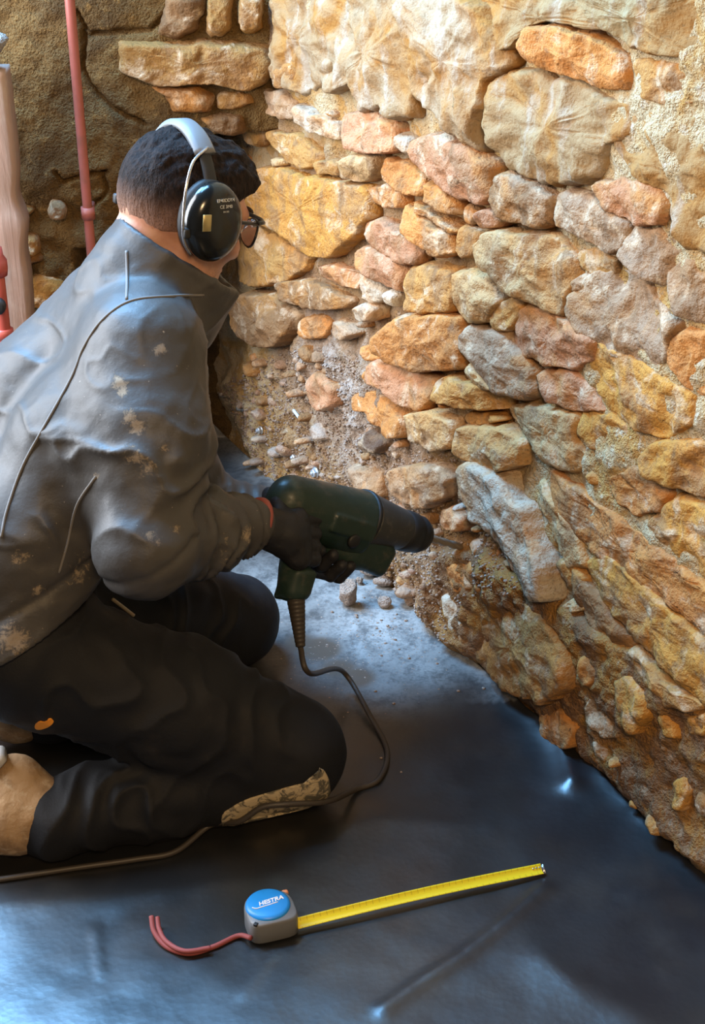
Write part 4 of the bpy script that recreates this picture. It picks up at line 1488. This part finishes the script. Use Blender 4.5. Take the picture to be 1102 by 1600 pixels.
for k in range(12):
    a = k / 12
    prof += [(gl * (a + 0.02), 0.0150 - 0.0075 * a), (gl * (a + 0.055), 0.0148 - 0.0075 * a), (gl * (a + 0.06), 0.0142 - 0.0075 * a)]
prof.append((gl, 0.004))
V, F = lathe(gb, gdir, prof, 14)
mk('cord_guard', V, F, m, drill)
ge = gb + gdir * gl
def kp(x, y, o):
    h = hit(TR_BVH, x, y)
    return on_sheet(x, y) + ZUP * (o + 0.01) if h is None else h[0] + (h[1] if h[1] @ ray(x, y) < 0 else -h[1]) * o



cpts = [ge - gdir * 0.02, ge, ge + gdir * 0.04 + np.array([0.01, 0, 0]), on_sheet(535, 1085) + ZUP * 0.05, on_sheet(580, 1130) + ZUP * 0.012, on_sheet(605, 1178) + ZUP * 0.006, on_sheet(592, 1222) + ZUP * 0.006,
        on_sheet(555, 1240) + ZUP * 0.008, kp(505, 1243, 0.012), kp(455, 1245, 0.014), kp(410, 1250, 0.014), kp(370, 1272, 0.014), on_sheet(330, 1305) + ZUP * 0.02, on_sheet(275, 1335) + ZUP * 0.006, on_sheet(215, 1347) + ZUP * 0.006,
        on_sheet(110, 1362) + ZUP * 0.006, on_sheet(-40, 1385) + ZUP * 0.006]
V, F = tube_geo(spline(cpts, 12), 0.0046, 10)
mk('power_cable', V, F, m, drill)
V, F = lathe(dr(0.13, 0.046, 0.030), DY, [(0, 0.012), (0.004, 0.012), (0.006, 0.009)], 18)
mk('mode_dial', V, F, M_BLACK, drill)
m = material('light_print', (0.45, 0.45, 0.40), 0.6)
V, F = merge(*[bevel_box(dr(0.062 + 0.012 * k, 0.0335, -0.006), (DX, DY, DZ), (0.007, 0.002, 0.002 + 0.004 * (k % 2)), 0.0004, 1) for k in range(3)])
mk('printed_mark', V, F, m, drill)
tag(drill, 'dark green corded rotary hammer drilling into the foot of the stone wall', 'drill')

# ------------------------------------------------------------------ black work gloves, fingers closed round the tool
M_GLOVE = material('black_glove', (0.010, 0.010, 0.012), 0.62)
g = G(M_GLOVE)
g.out(g.mix(g.ramp(g.noise(45, 4, 0.6), 0.55, 0.8, 0, 0.5), (0.009, 0.009, 0.011), (0.045, 0.04, 0.036)), None, g.bump(g.noise(220, 3, 0.6), 0.3, 0.002))
M_CUFF = material('red_glove_cuff', (0.30, 0.075, 0.06), 0.7)


def glove(wrist, palm, fingers, thumb, towards):
    allp = np.vstack([np.array(f[0]) for f in fingers] + [np.array(thumb[0]), np.array(palm), wrist[None]])
    S = SDF(allp.min(0) - 0.05, allp.max(0) + 0.05, 0.0027)
    S.cone(wrist, np.mean(palm, 0) * 0.6 + wrist * 0.4, 0.033, 0.034, 0.02)
    for q in palm:
        S.cone(wrist * 0.35 + np.mean(palm, 0) * 0.65, q, 0.024, 0.016, 0.018)
    S.chain(list(palm), [0.0155] * len(palm), 0.012)
    for pts, rr in fingers:
        S.chain(pts, rr, 0.0035)
    S.chain(thumb[0], thumb[1], 0.006)
    V, Q = S.mesh()
    N = vnormals(V, Q)
    V = V + N * (0.0014 * fbm(V, 60, 2))[:, None]
    o = mk('glove', V, Q, M_GLOVE, person, origin=wrist)
    d = nrm(np.mean(palm, 0) - wrist)
    V, F = lathe(wrist - d * 0.022, d, [(0, 0.036), (0.001, 0.041), (0.006, 0.043), (0.011, 0.043), (0.015, 0.040), (0.016, 0.034)], 22)
    mk('cuff', V, F, M_CUFF, o)
    return o


GX = nrm(DX - GD * (DX @ GD))
fing, knuck = [], []
for i, s in enumerate((0.000, 0.022, 0.044, 0.064)):
    c = GT + GD * s
    L = (1.0, 1.06, 1.0, 0.85)[i]
    a, b, e, f = c - GX * 0.016 + DY * 0.036, c + GX * 0.022 * L + DY * 0.034, c + GX * 0.036 * L + DY * 0.006, c + GX * 0.024 * L - DY * 0.024
    if i == 0:
        b, e, f = c + GX * 0.030 + DY * 0.032, c + GX * 0.046 + DY * 0.010, c + GX * 0.036 - DY * 0.012
    knuck.append(a)
    fing.append(([a, b, e, f], [0.0125, 0.0112, 0.0105, 0.0092]))
c = GT - GD * 0.012
glove(WR_ + (np.mean(knuck, 0) - WR_) * 0.20, knuck, fing,
      ([WR_ * 0.3 + np.mean(knuck, 0) * 0.7 - GD * 0.02, c - GX * 0.036 + DY * 0.012, c - GX * 0.026 - DY * 0.026, c + GX * 0.018 - DY * 0.036], [0.017, 0.0135, 0.012, 0.0105]), DX)
fing, knuck = [], []
for i, s in enumerate((0.150, 0.126, 0.102, 0.079)):
    L = (0.95, 1.05, 1.0, 0.85)[i]
    dd = 0.094 if s > 0.12 else 0.082
    a, b, e, f = dr(s, -0.036, dd * 0.92), dr(s, 0.002, dd + 0.012), dr(s - 0.002, 0.036 * L, dd + 0.004), dr(s - 0.004, 0.052 * L, dd - 0.022)
    knuck.append(a)
    fing.append(([a, b, e, f], [0.0125, 0.0118, 0.0108, 0.0095]))
wl = WL_ + (np.mean(knuck, 0) - WL_) * 0.3
glove(wl, knuck, fing, ([dr(0.10, -0.05, 0.06), dr(0.13, -0.062, 0.030), dr(0.155, -0.058, 0.0), dr(0.165, -0.050, -0.018)], [0.017, 0.0135, 0.012, 0.0105]), DX)

# ------------------------------------------------------------------ ear defenders and safety glasses
def cup_pt(f, u, s=1, out=0.0):
    return hd(f, s * (0.079 + out), u)


ears = empty('ear_defenders', hd(0, 0, 0.1))
M_CUP = material('glossy_black_cup', (0.010, 0.011, 0.011), 0.18)
M_FOAM = material('black_cushion', (0.015, 0.015, 0.016), 0.6)
M_PAD = material('grey_headband_pad', (0.17, 0.18, 0.19), 0.5)
M_WIRE = material('steel_wire', (0.55, 0.55, 0.58), 0.25, 0.9)
CF, CU = -0.006, -0.002                                   # middle of the cup on the head
cup_up = nrm(HU * 0.96 - HF * 0.28)
cup_fw = np.cross(cup_up, HR)
if cup_fw @ HF < 0:
    cup_fw = -cup_fw
for s in (1, -1):
    A = HR * s
    b = hd(CF, 0, CU)
    V, F = lathe(b, A, [(0.070, 0.030), (0.070, 0.050), (0.076, 0.055), (0.084, 0.055), (0.088, 0.050)], 36, ref=cup_up, sx=1.05, sy=0.84)
    mk('ear_cushion', V, F, M_FOAM, ears)
    V, F = lathe(b, A, [(0.086, 0.048), (0.087, 0.0535), (0.094, 0.0555), (0.102, 0.0545), (0.110, 0.050), (0.116, 0.042), (0.120, 0.030), (0.122, 0.014), (0.1222, 0.002)], 40, ref=cup_up, sx=1.05, sy=0.84)
    cup = mk('ear_cup', V, F, M_CUP, ears)
    CUP_BVH = BVHTree.FromPolygons([Vector(v) for v in V], F)
    # forked wire down the back of the cup, with a pivot block
    fo = cup_fw * (0.0 if s == 1 else 0.026)
    w = [b + A * 0.062 + cup_up * 0.098 + cup_fw * 0.006, b + A * 0.082 + cup_up * 0.085 - cup_fw * 0.028, b + A * 0.097 + cup_up * 0.058 - cup_fw * 0.046, b + A * 0.100 + cup_up * 0.02 - cup_fw * 0.051,
         b + A * 0.100 - cup_up * 0.02 - cup_fw * 0.049, b + A * 0.096 - cup_up * 0.045 - cup_fw * 0.034]
    V, F = tube_geo(spline(w, 6), 0.0022, 8)
    mk('wire_fork', V + fo, F, M_WIRE, ears)
    V, F = bevel_box(b + A * 0.101 - cup_fw * 0.045 - cup_up * 0.012, (A, cup_up, cup_fw), (0.012, 0.015, 0.012), 0.003, 2)
    mk('pivot_block', V, F, M_FOAM, ears)
    if s == 1:
        m = material('cup_print', (0.62, 0.62, 0.60), 0.6)
        for txt, up_, sz in (('EP40DDY4', 0.034, 0.0068), ('CE 3M0', 0.0255, 0.0066), ('EN 352', 0.0195, 0.0032)):
            Mx = np.eye(4)
            loc, nn, _, _ = CUP_BVH.ray_cast(Vector(b + A * 0.3 + cup_up * up_ + cup_fw * 0.006), Vector(-A))
            zz_ = np.array(nn)
            yy_ = nrm(cup_up - zz_ * (cup_up @ zz_))
            xx_ = np.cross(yy_, zz_)
            Mx[:3, 0], Mx[:3, 1], Mx[:3, 2] = xx_, yy_, zz_
            Mx[:3, 3] = np.array(loc) + zz_ * 0.0006
            text_mesh('printed_text', txt, sz, Mx, m, cup, extrude=0.0002)
        loc, nn, _, _ = CUP_BVH.ray_cast(Vector(b + A * 0.3 + cup_up * 0.006 - cup_fw * 0.024), Vector(-A))
        zz_ = np.array(nn)
        yy_ = nrm(cup_up - zz_ * (cup_up @ zz_))
        V, F = bevel_box(np.array(loc) + zz_ * 0.0006, (np.cross(yy_, zz_), yy_, zz_), (0.013, 0.024, 0.0014), 0.0005, 1)
        mk('gold_sticker', V, F, material('gold_foil', (0.45, 0.36, 0.16), 0.35, 0.5), cup)
# headband over the crown
th = np.linspace(-1.02, 1.02, 41)
bc = hd(CF, 0, CU)


def band(th0, th1, wid, thick, rad, name, mat):
    T = np.linspace(th0, th1, 26)
    V, F = [], []
    for t in T:
        n_ = HR * math.sin(t * 1.0) + cup_up * math.cos(t)
        p = bc + HR * math.sin(t) * (rad - 0.050) + cup_up * math.cos(t) * (rad - 0.023) + cup_fw * 0.004
        for a, b in ((-1, -1), (1, -1), (1, 0), (0.6, 1), (-0.6, 1), (-1, 0)):
            V.append(p + cup_fw * a * wid / 2 + n_ * (b * thick / 2))
    k6 = 6
    for i in range(len(T) - 1):
        for k in range(k6):
            F.append((i * k6 + k, i * k6 + (k + 1) % k6, (i + 1) * k6 + (k + 1) % k6, (i + 1) * k6 + k))
    F += [tuple(range(5, -1, -1)), tuple(range(len(V) - 6, len(V)))]
    mk(name, V, F, mat, ears)


band(-1.25, 1.25, 0.020, 0.005, 0.140, 'headband', M_FOAM)
band(-0.72, 0.72, 0.034, 0.011, 0.143, 'headband_pad', M_PAD)
tag(ears, "ear defenders with glossy black cups worn on the kneeling man's head", 'ear defenders')

gl = empty('safety_glasses', hd(0.1, 0, -0.008))
M_FRAME = material('black_frame', (0.012, 0.012, 0.012), 0.35)
m = material('clear_lens', (0.95, 0.97, 0.97), 0.05)
m.node_tree.nodes['Principled BSDF'].inputs['Transmission Weight'].default_value = 1.0
m.node_tree.nodes['Principled BSDF'].inputs['IOR'].default_value = 1.2
for s in (1, -1):
    V, F = tube_geo([hd(0.094, s * 0.0715, 0.0095), hd(0.05, s * 0.079, 0.005), hd(0.0, s * 0.080, 0.002), hd(-0.03, s * 0.079, -0.01)], 0.0028, 8)
    mk('temple', V, F, M_FRAME, gl)
    ring = [hd(0.113 - 0.9 * max(0, abs(0.036 + 0.030 * math.cos(a)) - 0.02) ** 1.5 * 1.9, s * (0.037 + 0.031 * math.cos(a)), -0.010 + 0.021 * math.sin(a)) for a in np.linspace(0, 2 * math.pi, 29)]
    V, F = tube_geo(ring, 0.0020, 6, False)
    mk('lens_rim', V, F, M_FRAME, gl)
    V = [np.mean(ring, 0)] + ring[:-1]
    V = np.vstack([np.array(V), np.array(V) - HF * 0.0015])
    k = len(ring)
    F = [(0, i, i % (k - 1) + 1) for i in range(1, k)] + [(k, k + i % (k - 1) + 1, k + i) for i in range(1, k)]
    mk('lens', V, F, m, gl)
V, F = tube_geo([hd(0.113, -0.008, -0.004), hd(0.120, 0, -0.002), hd(0.113, 0.008, -0.004)], 0.0022, 8)
mk('bridge', V, F, M_FRAME, gl)
V, F = tube_geo([hd(0.088, 0.073, 0.010), hd(0.106, 0.062, 0.012), hd(0.118, 0.040, 0.013), hd(0.122, 0.0, 0.013), hd(0.118, -0.040, 0.013), hd(0.106, -0.062, 0.012), hd(0.088, -0.073, 0.010)], 0.0034, 8)
mk('brow_bar', V, F, M_FRAME, gl)
tag(gl, "black framed safety glasses worn on the kneeling man's face", 'glasses')

# ------------------------------------------------------------------ tape measure
TP = on_sheet(428, 1462)
TAPE_END = on_sheet(846, 1366)
ta = nrm((TAPE_END - TP) * np.array([1, 1, 0]))
tb = np.cross(ZUP, ta)                               # up the body of the case as seen lying down
tape = empty('tape_measure', np.array([TP[0], TP[1], TP[2] + 0.001]))
zc_ = TP[2] + 0.004
M_TG = material('grey_case', (0.16, 0.165, 0.17), 0.45)
M_TB = material('blue_case_face', (0.015, 0.25, 0.66), 0.4)
out2 = []
for k in range(48):                                  # outline of the case: flat foot, round top
    a = 2 * math.pi * k / 48
    x, y = math.cos(a), math.sin(a)
    n_ = 2.6 if y > 0 else 5.0
    r = (abs(x) ** n_ + abs(y) ** n_) ** (-1 / n_)
    out2.append((0.036 * r * x, 0.034 * r * y))
out2 = np.array(out2)
V, F = [], []
H = 0.036
tc = TP + tb * 0.018
tc[2] = zc_
prof = [(0.0, 0.95), (0.002, 1.0), (H - 0.006, 1.0), (H - 0.002, 0.975), (H, 0.92)]
for z, f in prof:
    for q in out2:
        V.append(tc + ta * q[0] * f + tb * q[1] * f + ZUP * z)
n = 48
for i in range(len(prof) - 1):
    for k in range(n):
        F.append((i * n + k, i * n + (k + 1) % n, (i + 1) * n + (k + 1) % n, (i + 1) * n + k))
F += [tuple(range(n - 1, -1, -1)), tuple((len(prof) - 1) * n + k for k in range(n))]
mk('case', V, F, M_TG, tape)
V, F = lathe(tc + tb * 0.003 - ta * 0.002 + ZUP * (H - 0.004), ZUP, [(0, 0.0325), (0.004, 0.0325), (0.007, 0.031), (0.009, 0.027), (0.0098, 0.012), (0.0098, 0.002)], 44, ref=ta, sx=1.0, sy=0.98)
face = mk('case_face', V, F, M_TB, tape)
M_WHITE = material('white_print', (0.80, 0.80, 0.84), 0.5)
Mx = np.eye(4)
rx = math.radians(6)
tx, ty = ta * math.cos(rx) + tb * math.sin(rx), tb * math.cos(rx) - ta * math.sin(rx)
Mx[:3, 0], Mx[:3, 1], Mx[:3, 2] = tx, ty, ZUP
Mx[:3, 3] = tc + ta * 0.003 + tb * 0.001 + ZUP * (H + 0.0060)
text_mesh('case_lettering', 'HESTRA', 0.0105, Mx, M_WHITE, face, extrude=0.0003, shear=0.25, offset=0.0003)
V, F = tube_geo(spline([tc + ta * a + tb * b + ZUP * (H + 0.0058) for a, b in ((-0.026, -0.001), (-0.021, -0.0045), (-0.014, -0.004), (-0.004, -0.003), (0.012, -0.001))], 6), 0.0009, 6)
mk('swoosh_mark', V, F, M_WHITE, face)
V, F = bevel_box(tc + ta * 0.030 + tb * 0.026 + ZUP * (H * 0.75), (ta, tb, ZUP), (0.010, 0.008, 0.014), 0.003, 2)
mk('lock_button', V, F, material('orange_button', (0.70, 0.28, 0.14), 0.5), tape)
V, F = bevel_box(tc - ta * 0.028 - tb * 0.028 + ZUP * (H - 0.001), (nrm(ta + tb), nrm(tb - ta), ZUP), (0.006, 0.006, 0.004), 0.001, 2)
mk('strap_eye', V, F, M_BLACK, tape)
# blade: a shallow trough standing a little on edge, running over the sheet
b0 = tc + ta * 0.034 - tb * 0.020 + ZUP * 0.010
b1 = TAPE_END + ZUP * 0.010
V, F = [], []
nb, wb = 40, 9
side_ = nrm(np.cross(ZUP, nrm(b1 - b0)))
upb = nrm(ZUP * 0.85 - side_ * 0.5)
acr = nrm(side_ * 0.85 + ZUP * 0.5)
for i in range(nb):
    t = i / (nb - 1)
    p = b0 + (b1 - b0) * t + ZUP * (0.004 * math.sin(t * math.pi))
    for lay in (0, 1):
        for k in range(wb):
            q = (k / (wb - 1)) * 2 - 1
            V.append(p + acr * q * 0.0082 + upb * (0.0028 * q * q - 0.0006 * lay))
for i in range(nb - 1):
    A, B = i * 2 * wb, (i + 1) * 2 * wb
    for k in range(wb - 1):
        F += [(A + k, A + k + 1, B + k + 1, B + k), (A + wb + k + 1, A + wb + k, B + wb + k, B + wb + k + 1)]
    F += [(A, B, B + wb, A + wb), (A + wb - 1, A + 2 * wb - 1, B + 2 * wb - 1, B + wb - 1)]
m = material('yellow_blade', (0.80, 0.62, 0.015), 0.35)
g = G(m)
tcn = g.n('ShaderNodeVectorMath', operation='DOT_PRODUCT')
g.put(tcn.inputs[0], g.pos())
tcn.inputs[1].default_value = nrm(b1 - b0)
tick = g.ramp(g.math('FRACT', g.math('MULTIPLY', tcn.outputs['Value'], 100.0)), 0.0, 0.13, 1, 0)
tcm = g.n('ShaderNodeVectorMath', operation='DOT_PRODUCT')
g.put(tcm.inputs[0], g.pos())
tcm.inputs[1].default_value = acr
edge_v = float(((b0 + b1) / 2) @ acr)
em = g.ramp(g.math('ABSOLUTE', g.math('SUBTRACT', tcm.outputs['Value'], edge_v)), 0.0035, 0.0045)
g.out(g.mix(g.math('MULTIPLY', g.math('MULTIPLY', tick, em), 0.55), (0.80, 0.62, 0.015), (0.10, 0.07, 0.01)))
mk('blade', V, F, m, tape)
d_ = nrm(b1 - b0)
V, F = merge(bevel_box(b1 - d_ * 0.006 - upb * 0.0008, (d_, acr, upb), (0.020, 0.015, 0.0012), 0.0004, 1), bevel_box(b1 + d_ * 0.004 - upb * 0.004, (d_, acr, upb), (0.0012, 0.015, 0.010), 0.0004, 1),
             *[lathe(b1 - d_ * (0.003 + 0.005 * k) + acr * 0.003, upb, [(0, 0.0016), (0.002, 0.0016), (0.0025, 0.0008)], 8) for k in range(3)])
mk('end_hook', V, F, M_WIRE, tape)
m = material('red_strap', (0.26, 0.055, 0.05), 0.7)
lp = [tc - ta * 0.036 - tb * 0.028 + ZUP * 0.012] + [on_sheet(x, y) + ZUP * z for x, y, z in ((372, 1467, 0.006), (335, 1483, 0.005), (296, 1494, 0.005), (262, 1485, 0.006), (242, 1466, 0.012), (238, 1448, 0.020))]
V, F = tube_geo(spline(lp, 10), 0.0038, 8)
mk('wrist_strap', V, F, m, tape)
lp = [on_sheet(x, y) + ZUP * z for x, y, z in ((330, 1490, 0.011), (290, 1496, 0.012), (262, 1482, 0.012), (250, 1464, 0.014), (247, 1448, 0.018))]
V, F = tube_geo(spline(lp, 10), 0.0036, 8)
mk('wrist_strap', V, F, m, tape)
tag(tape, 'blue and grey tape measure with yellow blade pulled out across the black sheet', 'tape measure')

# ------------------------------------------------------------------ rubble and fixings at the foot of the wall
M_RUB = mortar_material('broken_stone', (0.40, 0.31, 0.25), (0.34, 0.23, 0.16), (0.52, 0.45, 0.39))
CHUNKS = [(546, 938, (0.024, 0.022, 0.030), 'pale squarish broken stone standing on the sheet below the drill', 1),
          (601, 941, (0.014, 0.013, 0.013), 'small round grey stone beside the pale squarish one', 2),
          (576, 893, (0.021, 0.017, 0.016), 'pinkish rubble lump just under the drill at the sheet edge', 3),
          (602, 878, (0.024, 0.020, 0.020), 'crumbly pink lump of mortar right below the green crank case', 4),
          (598, 910, (0.020, 0.016, 0.013), 'flat pale rubble piece above the small round grey stone', 5),
          (626, 915, (0.016, 0.015, 0.012), 'pale mortar lump against the wall right of the flat piece', 6),
          (562, 905, (0.010, 0.009, 0.008), 'little grey chip directly behind the pale squarish stone', 7),
          (640, 938, (0.015, 0.012, 0.010), 'ochre rubble lump lying on the sheet edge by the wall foot', 8),
          (548, 878, (0.010, 0.009, 0.008), 'dark little chip beneath the fingers of the left glove', 9)]
for x, y, sz, lab, sd in CHUNKS:
    p = on_sheet(x, y + 8)
    V, F = rock_geo(p + ZUP * (sz[2] * 0.8), sz, sd + 40, 3, 9, 0.16)
    V[:, 2] += p[2] + 0.001 - V[:, 2].min()
    o = mk('rubble_stone', V, F, M_RUB, origin=p)
    tag(o, lab, 'stone')
chipV, chipF = ico(1)
for k in range(70):
    if k < 48:
        x, y = RNG.normal(610, 55), RNG.normal(985, 48)
    else:
        x, y = RNG.uniform(480, 760), RNG.uniform(930, 1240)
    h = hit(SHEET_BVH, x, y)
    if h is None or h[0][2] > 0.05 or (h[0] - WA) @ WN < 0.03 or (x < 545 and y > 990):
        continue
    s = RNG.uniform(0.0015, 0.0045)
    V, F = rock_geo(h[0] + ZUP * s * 0.6, (s, s * 0.8, s * 0.6), 600 + k, 1, 5, 0.1)
    o = mk('mortar_chip', V, F, M_RUB, origin=h[0])
    tag(o, 'tiny pale mortar chip scattered on the dusty sheet below the drill', 'chip', 'mortar chips on the sheet')
# fine debris nobody could count
gv, gf, off = [], [], 0
V0, F0 = ico(1)
for k in range(2600):
    r = RNG.uniform()
    if r < 0.55:
        x, y = RNG.normal(600, 50), RNG.normal(985, 45)
    elif r < 0.8:
        u, w = RNG.uniform(-0.15, 0.2), abs(RNG.normal(0, 0.035))
        q = WA + u * WD + (w + 0.004) * WN
        p = q.copy()
    else:
        x, y = RNG.normal(520, 45), RNG.normal(1030, 35)
    if r < 0.55 or r >= 0.8:
        p = onz(x, y)
    if (p - WA) @ WN < 0.012 or p[1] > 2.93:
        continue
    s = RNG.uniform(0.0006, 0.0022)
    z = float(sheet_z(np.array([p[0]]), np.array([p[1]]))[0])
    q = V0 * np.array([s, s * 0.8, s * 0.6]) * (1 + 0.25 * RNG.normal(size=(len(V0), 1)))
    gv.append(q + np.array([p[0], p[1], z + s * 0.4]))
    gf += [tuple(i + off for i in f) for f in F0]
    off += len(V0)
o = mk('stone_dust', np.vstack(gv), gf, M_RUB, origin=onz(600, 985), flat=True)
o['kind'] = 'stuff'
tag(o, 'grey stone dust and grit strewn over the sheet beneath the drill', 'dust')

# loose pebbles and grit stuck in the dug-out part of the wall
npb = 0
rub = np.array(RUBBLE)
gv, gf, off = [], [], 0
PCOL = [(0.36, 0.27, 0.21), (0.32, 0.20, 0.13), (0.44, 0.37, 0.31), (0.24, 0.17, 0.13), (0.38, 0.24, 0.17), (0.34, 0.20, 0.09)]
N_ = 9000
GU, GV = RNG.uniform(rub[:, 0].min(), rub[:, 0].max(), N_), RNG.uniform(0.0, rub[:, 1].max(), N_)
ok = inpoly(GU, GV, RUBBLE)
for p_ in taken[:len(RS)]:
    ok &= ~inpoly(GU, GV, p_.tolist())
GU, GV = GU[ok], GV[ok]
GH = rbed(GU, GV)
for k in range(len(GU)):
    if npb < 75 and k % 40 == 0:
        s = RNG.uniform(0.006, 0.015)
        p = RW(GU[k], GV[k], GH[k] - s * 0.15)
        V, F = rock_geo(p, (s, s * RNG.uniform(0.6, 1), s * RNG.uniform(0.6, 0.9)), 1500 + k, 2, 9, 0.22)
        mk('stone', V, F, M_STONE, wall_right, origin=p, color=random.choice(PCOL))
        npb += 1
    else:
        s = RNG.uniform(0.0012, 0.0042)
        p = RW(GU[k], GV[k], GH[k] + s * 0.25)
        gv.append(V0 * np.array([s, s * 0.8, s * 0.7]) * (1 + 0.2 * RNG.normal(size=(len(V0), 1))) + p)
        gf += [tuple(i + off for i in f) for f in F0]
        off += len(V0)
o = mk('grit', np.vstack(gv), gf, M_RUB, wall_right)
o['kind'] = 'stuff'

M_BOLT = material('galvanised_steel', (0.50, 0.55, 0.60), 0.4, 0.6)
BOLTS = [(380, 636, 'small galvanised bolt end in the wall nearest the corner, topmost of four'), (413, 671, 'galvanised bolt end second from the corner, in a brown hollow'),
         (460, 714, 'galvanised bolt end third from the corner, above the drill motor'), (500, 737, 'largest galvanised bolt end, lowest of four, just above the drill')]
for i, (x, y, lab) in enumerate(BOLTS):
    u, v = r_uv(x, y)
    hb = float(rbed(np.array([u]), np.array([v]))[0])
    p = RW(np.array(u), np.array(v), np.array(hb))
    ax = nrm(WN + np.array([-0.15, -0.25, 0.15 * (i % 2)]))
    bt = empty('anchor_bolt', p)
    k = 1.25 if i == 3 else 1.0
    V, F = lathe(p - ax * 0.02, ax, [(0, 0.004), (0.034, 0.004), (0.035, 0.003)], 12)
    mk('threaded_rod', V * 1.0, F, M_BOLT, bt)
    V, F = lathe(p + ax * 0.002, ax, [(0, 0.0095 * k), (0.0018, 0.0095 * k)], 18)
    mk('washer', V, F, M_BOLT, bt)
    V, F = lathe(p + ax * 0.004, ax, [(0, 0.0072 * k), (0.006, 0.0072 * k), (0.0068, 0.006 * k)], 6)
    mk('hex_nut', V, F, M_BOLT, bt, flat=True)
    tag(bt, lab, 'bolt')
u, v = r_uv(468, 647)
p = RW(np.array(u), np.array(v), np.array(0.006))
V, F = bevel_box(p, (nrm(WD * 0.95 - ZUP * 0.25), WN, nrm(ZUP * 0.95 + WD * 0.25)), (0.034, 0.006, 0.006), 0.002, 2)
o = mk('plastic_offcut', V, F, material('pale_blue_plastic', (0.55, 0.66, 0.75), 0.4), origin=p)
tag(o, 'small pale blue plastic sliver lodged in the dug-out rubble', 'offcut')
